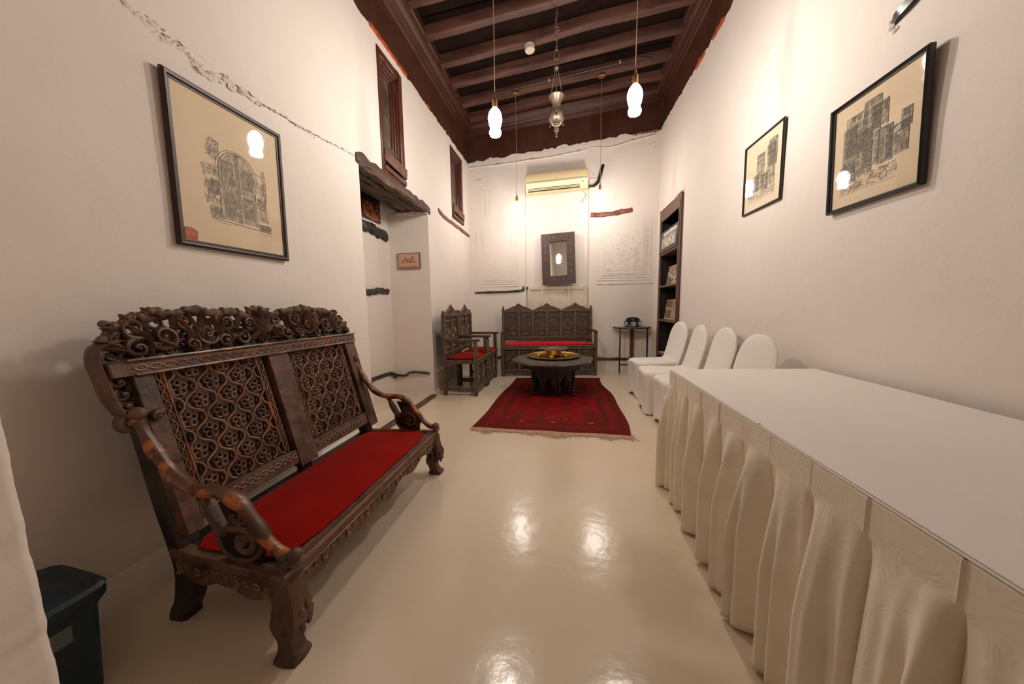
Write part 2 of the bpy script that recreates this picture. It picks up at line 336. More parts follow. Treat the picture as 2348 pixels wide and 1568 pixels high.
# far wall with shallow centre recess
NX0, NX1, NZ1 = -0.722, 0.365, 3.22
topF = jag(lambda u: ftop(u), 5.0)
mb = wall_grid(lambda u, v, d: (u, YF - d, v), [XL, xr(YF)], [0.0, 3.2, 3.8], [(NX0, NX1, 0.0, NZ1)], 12.7, top=topF)
wf = tag(mb.build('wall_far', M['plaster'], angle=80), kind='structure')
mb = MB(); ND = 0.05
mb.grid(lambda u, v: (lerp(NX0, NX1, u), YF + ND, lerp(0, NZ1, v)), 4, 4)
mb.grid(lambda u, v: (NX0, lerp(YF, YF + ND, u), lerp(0, NZ1, v)), 1, 4); mb.grid(lambda u, v: (NX1, lerp(YF, YF + ND, u), lerp(0, NZ1, v)), 1, 4)
mb.grid(lambda u, v: (lerp(NX0, NX1, u), lerp(YF, YF + ND, v), NZ1), 2, 1)
mb.build('recess_lining', M['plaster'], wf, solid=2)
mb = MB(); mb.grid(lambda u, v: (lerp(XL, xr(YF), u), YF + 0.03 * v, topF(lerp(XL, xr(YF), u))), 240, 1); mb.build('plaster_edge', M['chip'], wf)
# near wall behind camera
mb = MB(); mb.grid(lambda u, v: (lerp(-2.0, 1.9, u), YN, lerp(0, 4.6, v)), 4, 4)
tag(mb.build('wall_near', M['plaster']), kind='structure')
nd = MB(); nd.bb(-.95, 1.25, YN, YN + .05, 0, 2.35); nd = tag(nd.build('added_dark_door', M['winwood']), kind='structure')  # unseen door, added dark to dim the light around the camera
for k in range(2):
    mb = MB(); mb.bb(-.90 + k * 1.08, .12 + k * 1.08, YN + .045, YN + .075, .05, 2.28); mb.build('leaf', M['frieze'], nd, bevel=.006)  # leaves of the added, unseen door
# plaster pier at the near left
mb = MB()
def pier(u, v):
    z = v * 4.2
    return (XL - 0.1 + u * 0, 0, z)
sec = []
for i in range(260):
    z = 3.7 * i / 259; xe = -1.083 + 0.045 * 1.0 - 0.0 + 0.085 * (1 - z) * 0.9 * 0.75 + 0.007 * nz(z * 9, 4) + 0.006 * nz(z * 34, 4); ye = 0.45 + 0.003 * nz(z * 14, 2)
    sec.append([(-1.95, -0.45, z), (xe - 0.0, -0.45, z), (xe, ye - 0.02, z), (xe - 0.006, ye - 0.005, z), (xe - 0.02, ye, z), (-1.95, ye, z)])
mb.loft(sec); tag(mb.build('wall_pier', M['plaster'], angle=60), kind='structure')
# baseboards: soft plaster curb at the foot of the left wall
mb = MB(); prof = [(0.0, 0.125), (0.015, 0.118), (0.04, 0.075), (0.060, 0.025), (0.068, 0.0), (0.0, 0.0)]
mb.loft([[(XL - 0.004 + a, y, b) for a, b in prof] for y in (0.46, 1.2, 2.0, DY0 - .02)])
tag(mb.build('baseboard_left', M['plaster']), kind='structure')
mb = MB(); mb.loft([[(XL - 0.004 + a * .4, y, b * .4) for a, b in prof] for y in (DY1 + .02, 5.0, YF)])
tag(mb.build('baseboard_left', M['plaster']), kind='structure')

# ---- ceiling
FH = 0.49
mb = MB(); mb.box((-.1, 1.9, 4.62), (3.9, 8.6, .04), Matrix.Rotation(-radians(4.75), 3, 'Y'))
ce = tag(mb.build('ceiling', M['ceilboard']), kind='structure')
def frz(name, p, q, face):
    """vertical frieze board with stepped moulding; p,q at wall top line, face = direction into the room"""
    p = Vector(p); q = Vector(q); f = Vector(face)
    prof = [(-0.05, -0.15), (-0.012, -0.15), (-0.012, 0.42), (0.012, 0.43), (0.02, 0.455), (0.05, 0.46), (0.062, 0.485), (0.09, 0.50), (0.11, 0.53), (0.125, 0.56), (0.145, 0.57), (0.145, 0.80), (-0.05, 0.80)]
    mb = MB(); mb.loft([[e + f * a + Vector((0, 0, b)) for a, b in prof] for e in (p, q)])
    return mb
x1 = xr(0)
tag(frz('f', (XL, YN, 3.655), (XL, YF, 3.655), (1, 0, 0)).build('trim_1', M['frieze'], ce and None, bevel=0.006), kind='structure')
tag(frz('f', (xr(YN), YN, ftop(xr(YN)) + .0), (xr(YF), YF, ftop(xr(YF)) + .0), (-1, 0, 0)).build('trim_2', M['frieze'], bevel=0.006), kind='structure')
tag(frz('f', (XL, YF, ftop(XL)), (xr(YF), YF, ftop(xr(YF))), (0, -1, 0)).build('trim_3', M['frieze'], bevel=0.006), kind='structure')
# joists
jy = [4.00, 4.45, 4.87, 5.33, 5.74]; y = 3.55
while y > YN: jy.append(y); y -= 0.45
for k, y in enumerate(sorted(jy, reverse=True)):
    mb = MB(); secs = []; wd = 0.058 if k else 0.05
    for i in range(41):
        t = i / 40; x = lerp(-1.60, 1.42, t); z = 4.2 + 0.083 * (x + 1.595) + 0.012 * nz(x * 1.5, y * 3) ; yy = y - 0.12 * t + 0.02 * nz(x * 1.2, y * 2, 4)
        a = wd * (1 + 0.14 * nz(x * 2, y, 7)); h = 0.17
        secs.append([(x, yy - a, z + h), (x, yy - a, z + 0.03), (x, yy - a * 0.75, z + 0.004), (x, yy + a * 0.75, z), (x, yy + a, z + 0.03), (x, yy + a, z + h)])
    mb.loft(secs); mb.build('joist', M['joist'], ce, angle=50)
mb = MB()
for i in range(14):
    y = YN + i * 0.6
    mb.box((-.1, y + .29, 4.44), (3.2, .57, .02), Matrix.Rotation(-radians(4.75), 3, 'Y'))
mb.build('board', M['ceilboard'], ce)
# plaster and orange chips along the left edge
mb = MB()
for y0, y1 in ((3.02, 3.62), (3.62, 3.72), (4.28, 4.34)):
    n = 30
    for i in range(n):
        a = lerp(y0, y1, i / n); b = lerp(y0, y1, (i + 1) / n)
        h0 = 0.02 + 0.03 * abs(nz(a * 9, 1)); h1 = 0.02 + 0.03 * abs(nz(b * 9, 1)); zz = 3.64
        mb.add([(XL + 0.012, a, zz), (XL + 0.012, b, zz), (XL + 0.006, b, zz + h1 + .015), (XL + 0.006, a, zz + h0 + .015), (XL - .02, a, zz), (XL - .02, b, zz), (XL - .02, b, zz + h1), (XL - .02, a, zz + h0)],
               [(0, 1, 2, 3), (4, 7, 6, 5), (0, 4, 5, 1), (3, 2, 6, 7), (0, 3, 7, 4), (1, 5, 6, 2)])
tag(mb.build('chipped_paint', M['orange_chip'], wl), 'orange undercoat showing along the top of the wall')
mb = MB()
for y0, y1 in ((3.9, 4.15), (4.35, 4.6), (3.2, 3.5)):
    for i in range(20):
        a = lerp(y0, y1, i / 20); b = lerp(y0, y1, (i + 1) / 20); zz = ftop(xr(a)) - .03; h = 0.05 * abs(nz(a * 11, 6)) + .01
        mb.bb(xr(a) - .008, xr(a) + .02, a, b, zz, zz + h + .03)
mb.build('chipped_paint', M['orange_chip'], wr)
mb = MB()
for i in range(46):
    x = lerp(1.02, 1.44, i / 45); z = ftop(x) - 0.015 + 0.02 * nz(x * 30, 2)
    mb.ball((x, YF - 0.008, z), (0.012 + .01 * random.random(), 0.012, 0.008 + .012 * random.random()), 6, 4)
mb.build('broken_edge', M['redtimber'], wf)

# ---- cracks: irregular shallow ridges and slots lying on the walls
def ribbon(pts, wfun, fn, mb, lift=0.0015):
    P = cat([(a, b, 0) for a, b in pts], 14)
    for i in range(len(P) - 1):
        p, q = P[i], P[i + 1]; d = q - p
        if d.length < 1e-6: continue
        nrm = Vector((-d.y, d.x, 0)).normalized(); j = 0.008 * nz(p.x * 30, p.y * 30); j2 = 0.008 * nz(q.x * 30, q.y * 30)
        w0 = wfun(i / len(P)); w1 = wfun((i + 1) / len(P))
        if w0 <= 0.0002 and w1 <= 0.0002: continue
        a = p + nrm * (j + w0); b = q + nrm * (j2 + w1); c = q + nrm * (j2 - w1); e = p + nrm * (j - w0)
        mb.add([fn(a.x, a.y, lift), fn(b.x, b.y, lift), fn(c.x, c.y, lift), fn(e.x, e.y, lift)], [(0, 1, 2, 3)])
fL = lambda u, v, d: (XL + d + 0.002, u, v)
fF = lambda u, v, d: (u, YF - d - 0.002, v)
def rimfield(pts, spread, n, fn, mb, sz=0.02):
    P = cat([(a, b, 0) for a, b in pts], 20)
    for i in range(n):
        t = random.random(); k = int(t * (len(P) - 1)); p = P[k]; s = spread * (0.3 + 0.9 * abs(nz(t * 7, 3)))
        u = p.x + random.gauss(0, s * .4); v = p.y + random.gauss(0, s * .35); a = sz * (0.4 + random.random()); b = a * (0.2 + .3 * random.random()); r = random.gauss(0.0, .4)
        pts6 = [(u + cos(r) * a * cos(q) - sin(r) * b * sin(q), v + sin(r) * a * cos(q) + cos(r) * b * sin(q)) for q in [k2 * pi / 3 for k2 in range(6)]]
        mb.add([fn(x, y2, 0.0005) for x, y2 in pts6] + [fn(u, v, 0.006)], [(k2, (k2 + 1) % 6, 6) for k2 in range(6)])
mainline = [(1.16, 2.37), (1.30, 2.345), (1.42, 2.335), (1.50, 2.30), (1.58, 2.315), (1.70, 2.335), (1.80, 2.325), (1.95, 2.335), (2.10, 2.34), (2.3, 2.36), (2.5, 2.385), (2.68, 2.40)]
mb = MB(); random.seed(3)
rimfield(mainline[:7], 0.045, 240, fL, mb); rimfield(mainline[6:], 0.02, 60, fL, mb, 0.012)
mb.build('plaster_scar', M['plaster'], wl, angle=20)
mb = MB()
ribbon(mainline, lambda t: max(0, 0.0028 * nz(t * 40, 8) + 0.0014), fL, mb, 0.004)
ribbon([(1.27, 2.375), (1.42, 2.36), (1.55, 2.35), (1.66, 2.345)], lambda t: max(0, 0.004 * nz(t * 25, 1)), fL, mb, 0.004)
for u, v, a in ((1.455, 2.285, .013), (1.735, 2.335, .014), (1.47, 2.275, .008), (1.395, 2.352, .01), (1.66, 2.33, .008), (2.02, 2.33, .008), (1.33, 2.36, .007)):
    mb.add([fL(u - a, v + a * .5, .006), fL(u - a * .2, v + a * .55, .006), fL(u + a, v - a * .3, .006), fL(u + a * .5, v - a * .7, .006), fL(u - a * .5, v - a * .1, .006)], [(0, 1, 2, 3, 4)])
ribbon([(1.95, 2.36), (2.05, 2.335), (2.2, 2.33), (2.33, 2.35), (2.45, 2.36)], lambda t: max(0, 0.004 * nz(t * 35, 5) - .0004), fL, mb, 0.004)
mb.build('crack', M['crack'], wl)
# far wall cracks and ledge lines
mb = MB()
ribbon([(-1.70, 3.58), (-1.2, 3.60), (-.7, 3.63), (-.2, 3.66), (.1, 3.70), (.35, 3.72)], lambda t: max(0, 0.006 * nz(t * 22, 5)), fF, mb, 0.004)
ribbon([(.38, 3.745), (.6, 3.70), (.75, 3.73), (1.0, 3.79), (1.25, 3.83), (1.38, 3.86)], lambda t: max(0.001, 0.009 * nz(t * 20, 2)), fF, mb, 0.004)
ribbon([(-1.6, 3.35), (-1.5, 3.36)], lambda t: 0.002, fF, mb, .004)
ribbon([(.49, 1.492), (.9, 1.487), (1.43, 1.495)], lambda t: 0.0022 + 0.004 * max(0, nz(t * 14, 2)), fF, mb, 0.004)
for x, z, a in ((1.36, 3.83, .02), (1.38, 3.88, .02), (1.385, 3.72, .01), (1.39, 3.66, .012), (-1.66, 3.5, .008), (.42, 3.3, .012), (.44, 2.9, .006)):
    mb.add([fF(x - a, z + a * .4, .005), fF(x + a, z + a * .5, .005), fF(x + a * .7, z - a * .5, .005), fF(x - a * .5, z - a * .3, .005)], [(0, 1, 2, 3)])
mb.build('crack', M['crack'], wf)
mb = MB(); random.seed(5)
def ledge(pts, r, mb, fn=fF, fl=0.5):
    P = cat([(a, b, 0) for a, b in pts], 10); mb.tube([fn(p.x + .0, p.y + 0.006 * nz(p.x * 9, p.y), 0.0) for p in P], r, 6)
ledge([(-1.72, 3.565), (-1.2, 3.58), (-.7, 3.61), (-.2, 3.64), (.3, 3.70)], 0.012, mb)
ledge([(.4, 3.73), (.7, 3.71), (1.0, 3.77), (1.4, 3.84)], 0.012, mb)
rimfield([(-.7, 3.7), (0.2, 3.78), (.7, 3.8)], .04, 60, fF, mb, .02)
rimfield([(.9, 3.86), (1.4, 3.9)], .04, 50, fF, mb, .02)
mb.build('plaster_scar', M['plaster'], wf, angle=25)
# carved plaster relief panels
def relief(x0, x1, z0, z1, zf, sd, dens):
    mb = MB(); random.seed(sd); f = lambda x, z, d=0.0: (x, YF - 0.001 - d, z)
    R = 0.0062
    def line(a, b, r=R): mb.tube([f(*a), f(*b)], r, 5)
    def scroll(cx, cz, s, dirn, ph):
        pts = []
        for i in range(15):
            t = i / 14; a = ph + dirn * t * 2 * pi * 1.15; rr = s * (1 - .75 * t); pts.append(f(cx + rr * cos(a), cz + rr * sin(a)))
        mb.tube(pts, [R * (1 - .5 * i / 14) for i in range(15)], 5)
    for k, ins in enumerate((0.0, 0.045, 0.10, 0.125)):
        a, b, c, e = x0 + ins, x1 - ins, z0 + ins * .9, z1
        line((a, c), (b, c)); 
        if k != 1: line((b, c), (b, lerp(c, e, 1.0))); line((a, c), (a, lerp(c, e, .55 if sd % 2 else .9)))
    # interlaced band along the foot
    n = 5; L = (x1 - x0 - .12) / n
    for i in range(n):
        xa = x0 + .06 + i * L; zc = z0 + .07
        for dz in (0.0, 0.018): mb.tube([f(xa, zc - .02 + dz), f(xa + L * .3, zc - .02 + dz), f(xa + L * .5, zc + .01 + dz), f(xa + L * .95, zc + .01 + dz)], R * .8, 5)
    m = 13
    for j in range(m):
        zc = lerp(z0 + .2, z1 - .05, j / m)
        mb.tube([f(x1 - .03, zc), f(x1 - .07, zc + .02), f(x1 - .07, zc + .045), f(x1 - .03, zc + .06)], R * .8, 5)
    for i in range(dens):
        x = random.uniform(x0 + .16, x1 - .16); t = random.random() ** 1.7; z = lerp(z0 + .17, zf, t)
        scroll(x, z, random.uniform(.018, .04), random.choice((-1, 1)), random.uniform(0, 6))
    return mb.build('plaster_relief', M['plaster'], wf)
relief(0.50, 1.36, 1.56, 2.50, 2.35, 11, 75)
relief(-1.60, -0.86, 1.50, 2.60, 2.1, 12, 45)
mb = MB(); f = lambda x, z: (x, YF - 0.001, z)
for x0, x1, z0, z1 in ((-1.42, -1.34, 2.75, 3.15), (-1.15, -1.06, 2.72, 3.02), (-1.08, -0.98, 2.95, 3.15), (-1.50, -1.2, 3.17, 3.22), (-1.2, -.95, 2.60, 2.66), (.75, .82, 2.75, 2.95), (1.1, 1.16, 2.8, 2.95)):
    mb.tube([f(x0, z0), f(x0, z1), f(x1, z1), f(x1, z0)], .005, 5, closed=True)
mb.build('plaster_relief', M['plaster'], wf)

# ---- embedded timbers
def rough_timber(name, pts, rw, rh, m, parent, sd=1, up=(0, 0, 1), label=None, n=16, amp=.42):
    P = cat(pts, 8); mb = MB(); secs = []; U = Vector(up)
    for i, p in enumerate(P):
        t = i / (len(P) - 1); a = P[max(0, i - 1)]; b = P[min(len(P) - 1, i + 1)]; d = (b - a).normalized(); s = d.cross(U).normalized(); u2 = s.cross(d)
        e = 1 - 0.15 * max(0, abs(2 * t - 1) - .9) / .1
        sec = []
        for k in range(12):
            q = 2 * pi * k / 12; c_, s_ = cos(q), sin(q); sq = 1 / max(abs(c_), abs(s_)) ** .6
            rr = e * (1 + amp * nz(p.x * n + c_, p.y * n + s_, p.z * n + sd))
            sec.append(p + s * (c_ * sq * rw * rr) + u2 * (s_ * sq * rh * rr))
        secs.append(sec)
    mb.loft(secs); o = mb.build(name, m, parent, angle=35)
    if label: o['label'] = label
    return o
LT = 'dark weathered timber over the doorway'
rough_timber('lintel_beam', [(XL - .03, 2.69, 2.405), (XL - .025, 3.2, 2.392), (XL - .03, 3.7, 2.385), (XL - .03, 4.22, 2.37)], .055, .056, M['timber'], wl, 1)
rough_timber('lintel_beam', [(XL - .15, 2.70, 2.42), (XL - .15, 3.4, 2.40), (XL - .15, 4.17, 2.39)], .055, .05, M['timber'], wl, 2)
rough_timber('lintel_beam', [(XL - .27, 2.70, 2.43), (XL - .28, 3.4, 2.415), (XL - .27, 4.17, 2.40)], .06, .05, M['timber'], wl, 3)
rough_timber('lintel_beam', [(XL - .39, 2.70, 2.46), (XL - .40, 3.4, 2.44), (XL - .39, 4.17, 2.42)], .055, .05, M['blacktimber'], wl, 4)
rough_timber('bearing_block', [(XL + .005, 4.135, 2.335), (XL - .25, 4.13, 2.33), (XL - .42, 4.13, 2.335)], .03, .025, M['chip'], wl, 5)
rough_timber('embedded_timber', [(XL - .004, 4.52, 2.465), (XL - .002, 4.75, 2.425), (XL - .002, 5.1, 2.42), (XL - .002, 5.5, 2.415), (XL - .004, 5.97, 2.40)], .018, .03, M['redtimber'], wl, 6)
rough_timber('embedded_timber', [(0.385, YF, 2.66), (.5, YF - .003, 2.645), (.8, YF - .003, 2.665), (1.06, YF, 2.70)], .02, .038, M['redtimber'], wf, 7)
rough_timber('embedded_timber', [(-1.66, YF, 1.395), (-1.3, YF - .008, 1.400), (-.95, YF - .008, 1.408), (-.77, YF, 1.42)], .018, .017, M['blacktimber'], wf, 8)
mb = MB(); mb.ball((-.765, YF - .01, 1.45), (.022, .02, .045)); mb.ball((-.70, YF + .02, 1.46), (.018, .03, .03)); mb.build('timber_peg', M['blacktimber'], wf)
rough_timber('embedded_timber', [(-1.72, YF, .215), (-1.0, YF - .004, .21), (-.3, YF - .004, .205), (.5, YF - .004, .205), (.9, YF - .006, .208), (1.42, YF, .215)], .018, .024, M['blacktimber'], wf, 9, amp=.6)
# recess timbers
rough_timber('embedded_timber', [(XB + .01, 3.42, 2.085), (XB + .015, 3.7, 2.08), (XB + .01, 3.95, 2.055), (XB + .005, 4.09, 2.04)], .03, .06, M['blacktimber'], wr_, 10)
rough_timber('embedded_timber', [(XB + .01, 3.50, 1.34), (XB + .02, 3.70, 1.335), (XB + .02, 3.85, 1.36), (XB + .005, 4.08, 1.35)], .02, .035, M['blacktimber'], wr_, 11, amp=.5)
rough_timber('embedded_timber', [(XB + .01, 3.5, .30), (XB + .01, 4.0, .29), (XB + .03, 4.12, .22)], .02, .025, M['blacktimber'], wr_, 12, amp=.4)
rough_timber('embedded_timber', [(-2.27, 4.15, .245), (-2.15, 4.155, .235), (-2.07, 4.15, .285), (-1.9, 4.152, .285), (-1.80, 4.155, .27)], .012, .02, M['blacktimber'], wr_, 13, amp=.5, up=(0, 1, 0))
mb = MB(); mb.beam((-1.70, 2.55, .012), (-1.70, 4.05, .012), .07, .024)
o = mb.build('floor_sill', M['timber'], None, bevel=.004); tag(o, 'dark wooden sill bar lying across the doorway floor behind the carved bench', 'sill')
# black cable clamp high on right wall
t = thing('cable_stub', 'black taped cable stub sticking from right wall above the big picture', 'cable', (xr(2.02), 2.02, 2.49))
mb = MB(); yy = 2.02
for k in range(4):
    o4 = (k - 1.5) * .009
    mb.tube(cat([(xr(2.02) + .01, 2.045 + o4 * .5, 2.475 + o4), (xr(2.0) - .012, 2.01 + o4 * .5, 2.485 + o4), (xr(1.9) - .016, 1.95 + o4, 2.50 + o4), (xr(1.8) - .01, 1.80 + o4, 2.56 + o4)], 5), .009, 8)
mb.build('cable', M['blackplastic'], t)
mb = MB(); rimfield([(2.06, 2.50), (2.05, 2.46), (2.03, 2.43)], .03, 24, lambda u, v, d: (xr(u) - d - .001, u, v), mb, .015); mb.build('plaster_scar', M['plaster'], wr, angle=20)

# ------------------------------------------------------------------ windows on the left wall
def window(name, y0, y1, z0, z1):
    o = MB(); o.bb(XL - .14, XL - .13, y0 - .02, y1 + .02, z0 - .02, z1 + .02); o = tag(o.build(name, M['ceilboard']), kind='structure')
    mb = MB(); fw = 0.075
    mb.bb(XL - .10, XL + .012, y0, y0 + fw * .7, z0, z1); mb.bb(XL - .10, XL + .012, y1 - fw, y1, z0, z1); mb.bb(XL - .10, XL + .010, y0 + fw * .7, y1 - fw, z1 - fw, z1); mb.bb(XL - .10, XL + .010, y0 + fw * .7, y1 - fw, z0, z0 + .06)
    mb.build('frame', M['winwood'], o, bevel=.008)
    mb = MB(); a, b, c, e = y0 + fw * .7, y1 - fw, z0 + .06, z1 - fw
    for k, (ins, x) in enumerate(((0, -.012), (.028, -.026), (.056, -.040))):
        mb.bb(XL + x - .05, XL + x, b - ins - .028, b - ins, c, e); mb.bb(XL + x - .05, XL + x, a, b, e - ins - .028, e - ins)
    mb.build('moulding', M['winwood'], o, bevel=.004)
    mb = MB(); mb.bb(XL - .075, XL - .06, a, b, c, e); mb.build('pane', M['winpane'], o)
    mb = MB(); mb.beam((XL + .018, y0 + .03, z0 + .17), (XL + .022, y1 - .005, z0 + .13), .022, .11); mb.build('board', M['winboard'], o, bevel=.006)
    mb = MB(); mb.beam((XL + .016, y0 + .03, z0 + .055), (XL + .016, y1 - .01, z0 + .035), .02, .05); mb.build('board', M['winwood'], o, bevel=.005)
    return o
window('window_1', 3.11, 3.58, 2.44, 3.56)
window('window_2', 5.09, 5.65, 2.50, 3.56)

# ------------------------------------------------------------------ old painted panel in the centre recess
pn = thing('painted_wood_panel', 'old cream painted wooden panel in wall recess behind the far settee', 'panel', (-.18, YF + .02, .0))
mb = MB()
y0p, y1p = YF + .0, YF + .045; X0, X1, Z0, Z1 = -.70, .345, .0, 1.475
for a, b in ((X0, X0 + .05), (-.46, -.415), (.01, .06), (X1 - .075, X1)): mb.bb(a, b, y0p, y1p, Z0, Z1 - .05)
mb.bb(X0, X1, y0p, y1p, Z1 - .055, Z1); mb.bb(X0, X1, y0p, y1p, .75, .82); mb.build('frame', M['whitepaint'], pn, bevel=.006)
for a, b in ((X0 + .05, -.46), (-.415, .01), (.06, X1 - .075)):
    mb = MB(); mb.bb(a, b, y0p + .018, y1p, Z0, Z1 - .05); mb.build('panel', M['whitepaint'], pn)

# ------------------------------------------------------------------ bookcase in right wall
bc = thing('bookcase', 'dark brown bookcase built into the right wall recess beside the white chairs', 'bookcase', (xr(5.4), 5.4, .1))
xa = xr(5.4); dep = .34
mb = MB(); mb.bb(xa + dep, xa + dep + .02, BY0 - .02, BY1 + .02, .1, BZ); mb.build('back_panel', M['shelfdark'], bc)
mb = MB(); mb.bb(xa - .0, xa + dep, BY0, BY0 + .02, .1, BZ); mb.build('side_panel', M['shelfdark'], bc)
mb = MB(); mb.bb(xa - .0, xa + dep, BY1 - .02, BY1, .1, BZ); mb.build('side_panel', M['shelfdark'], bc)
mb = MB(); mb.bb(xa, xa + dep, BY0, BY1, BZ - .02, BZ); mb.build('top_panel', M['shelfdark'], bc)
mb = MB(); xf = xr(5.4) - .012
mb.bb(xf, xf + .03, BY0 - .005, BY0 + .11, .1, BZ); mb.bb(xf, xf + .03, BY1 - .05, BY1, .1, BZ); mb.bb(xf + .001, xf + .029, BY0 + .11, BY1 - .05, BZ - .19, BZ + .0)
mb.build('face_frame', M['shelfwood'], bc, bevel=.004)
mb = MB(); mb.bb(xf - .008, xf + .0, BY0 - .02, BY0 + .012, .1, BZ - .03); mb.bb(xf - .006, xf + .0, BY0 + .05, BY0 + .065, .1, BZ - .1); mb.build('moulding', M['winwood'], bc, bevel=.002)
for z in (1.935, 1.435, .905, .36):
    mb = MB(); mb.bb(xf + .004, xa + dep, BY0 + .02, BY1 - .02, z - .03, z); mb.build('shelf', M['shelfwood'], bc, bevel=.003)
mb = MB(); random.seed(4); secs = []
for i in range(40):
    y = lerp(BY0 - .03, BY1 + .02, i / 39); h = .012 * nz(y * 14, 3)
    secs.append([(xr(y) - .018, y, BZ - .02 + h * 1.5), (xr(y) + .02, y, BZ - .02 + h), (xr(y) + .02, y, BZ + .05), (xr(y) - .002, y, BZ + .05 + h)])
mb.loft(secs); mb.build('plaster_edge', M['plaster'], wr, angle=30)
# books
def cover_book(name, label, y0, y1, z0, z1, x, m, deco, lean=.03, th=.02, group=None):
    t = thing(name, label, 'book', (x, (y0 + y1) / 2, z0), 0, group); f = lambda u, v, d: (x + lean * v / (z1 - z0) * .5 - d, u, z0 + v)
    mb = MB(); mb.prism([(y0, 0), (y1, 0), (y1, z1 - z0), (y0, z1 - z0)], f, -th, 0.0); mb.build('cover', m, t)
    mb = MB(); mb.prism([(y0 + .006, .004), (y1 - .004, .004), (y1 - .004, z1 - z0 - .004), (y0 + .006, z1 - z0 - .004)], f, -th - .012, -th); mb.build('pages', M['white'], t)
    for nm, mm, polys in deco:
        mb = MB()
        for p in polys: mb.prism(p, f, .0005, .0015)
        mb.build(nm, mm, t)
    return t
def rc(a, b, c, e): return [(a, c), (b, c), (b, e), (a, e)]
silver = mat('silver_photo', (0.75, 0.68, 0.58), (0.25, 0.22, 0.19), rough=0.25, metal=.3, nscale=18, ramp=(.45, .6))
darkcov = mat('charcoal_cover', (0.045, 0.035, 0.03), rough=0.35)
titl = mat('white_title', (0.9, 0.86, 0.8), rough=0.5)
random.seed(2); y0, y1 = 4.98, 5.845; letters = []
yy = 5.02
while yy < 5.64:
    w_ = random.uniform(.018, .035); letters.append(rc(yy, yy + w_ * .8, .248, .248 + random.choice((.03, .03, .042)))); yy += w_
cover_book('book', 'large charcoal book with white title and silver photo on upper bookcase shelf', y0, y1, 1.937, 2.255, xf - .01, darkcov,
           [('title', titl, letters + [rc(5.02, 5.66, .225, .232)]), ('cover_photo', silver, [rc(5.06, 5.72, .06, .212)])], group='books displayed in the bookcase')
cm = {}
for nm, c in (('tan', (.42, .2, .09)), ('grey', (.40, .38, .32)), ('pink', (.6, .25, .18)), ('cream', (.62, .52, .36)), ('dk', (.07, .05, .04)), ('blue', (.25, .3, .3)), ('olive', (.3, .26, .12)), ('amber', (.65, .3, .07)), ('slate', (.12, .10, .10)), ('rose', (.5, .2, .17))): cm[nm] = mat('print_' + nm, c, tuple(q * .6 for q in c), rough=.35, nscale=25)
deco = []; keys = ['tan', 'grey', 'cream', 'blue', 'pink', 'cream', 'olive', 'dk', 'amber']
bins = {k: [] for k in keys}
for r_ in range(7):
    yy = 5.0
    while yy < 5.60:
        w_ = random.uniform(.05, .14); k = random.choice(keys) if r_ < 6 else random.choice(['tan', 'amber']); bins[k].append([(yy, .01 + r_ * .037), (min(5.6, yy + w_), .006 + r_ * .037), (min(5.6, yy + w_), .040 + r_ * .037), (yy, .044 + r_ * .037)]); yy += w_ + .003
cover_book('book', 'magazine with a colourful photo collage cover on the middle bookcase shelf', 4.98, 5.62, 1.437, 1.715, xf + .05, cm['cream'], [('collage_piece', cm[k], v) for k, v in bins.items() if v], lean=.08, group='books displayed in the bookcase')
cover_book('book', 'orange and grey photo book standing on the lower bookcase shelf', 4.99, 5.68, .907, 1.21, xf + .05, cm['amber'],
           [('cover_photo', cm['slate'], [rc(5.37, 5.65, .19, .285), rc(5.37, 5.65, .03, .15)]), ('cover_photo', cm['tan'], [rc(5.0, 5.34, .15, .27)]), ('cover_photo', cm['grey'], [rc(5.0, 5.34, .035, .15)]),
            ('cover_photo', cm['cream'], [[(5.32, .25), (5.34, .24), (5.1, .12), (5.02, .17)]]), ('cover_detail', cm['rose'], [[(5.5, .06), (5.55, .07), (5.5, .1)]])], lean=.08, group='books displayed in the bookcase')
t = thing('magazine', 'white magazines lying flat on the lowest bookcase shelf', 'magazine', (xf + .13, 5.6, .36))
mb = MB(); mb.box((xf + .14, 5.62, .372), (.22, .34, .008), Matrix.Rotation(.15, 3, 'Z')); mb.build('cover', M['white'], t)
t = thing('magazine', 'grey magazine lying on top of the white one on lowest bookcase shelf', 'magazine', (xf + .13, 5.6, .377))
mb = MB(); mb.box((xf + .16, 5.56, .386), (.2, .28, .016), Matrix.Rotation(-.2, 3, 'Z')); mb.build('cover', cm['grey'], t)

# ------------------------------------------------------------------ air conditioner
ac = thing('air_conditioner', 'yellowed cream split air conditioner on the far wall above the mirror', 'air conditioner', (-.18, YF, 3.2))
A = Matrix.Translation((-.185, YF, 3.195)) @ Matrix.Rotation(-radians(1.9), 4, 'Y')
def acf(x, y, z): return A @ Vector((x, y, z))
prof = [(0.0, -.15), (-.13, -.15), (-.165, -.125), (-.185, -.095), (-.20, -.05), (-.205, 0), (-.20, .10), (-.175, .142), (-.15, .15), (0.0, .15)]
mb = MB(); mb.loft([[acf(x, a * k, b * k2) for a, b in prof] for x, k, k2 in ((-.51, .96, .98), (-.505, 1, 1), (.505, 1, 1), (.51, .96, .98))]); mb.build('body', M['ac'], ac, angle=30)
mb = MB(); mb.loft([[acf(x, a, b) for a, b in ((-.186, -.092), (-.202, -.045), (-.207, -.022), (-.203, -.022), (-.196, -.045), (-.180, -.092))] for x in (-.503, .503)]); mb.build('lower_panel', M['ac2'], ac)
mb = MB(); mb.loft([[acf(x, a, b) for a, b in ((-.2065, -.022), (-.2085, -.02), (-.2085, .006), (-.2055, .008))] for x in (-.50, .50)]); mb.build('stripe', M['acgrey'], ac)
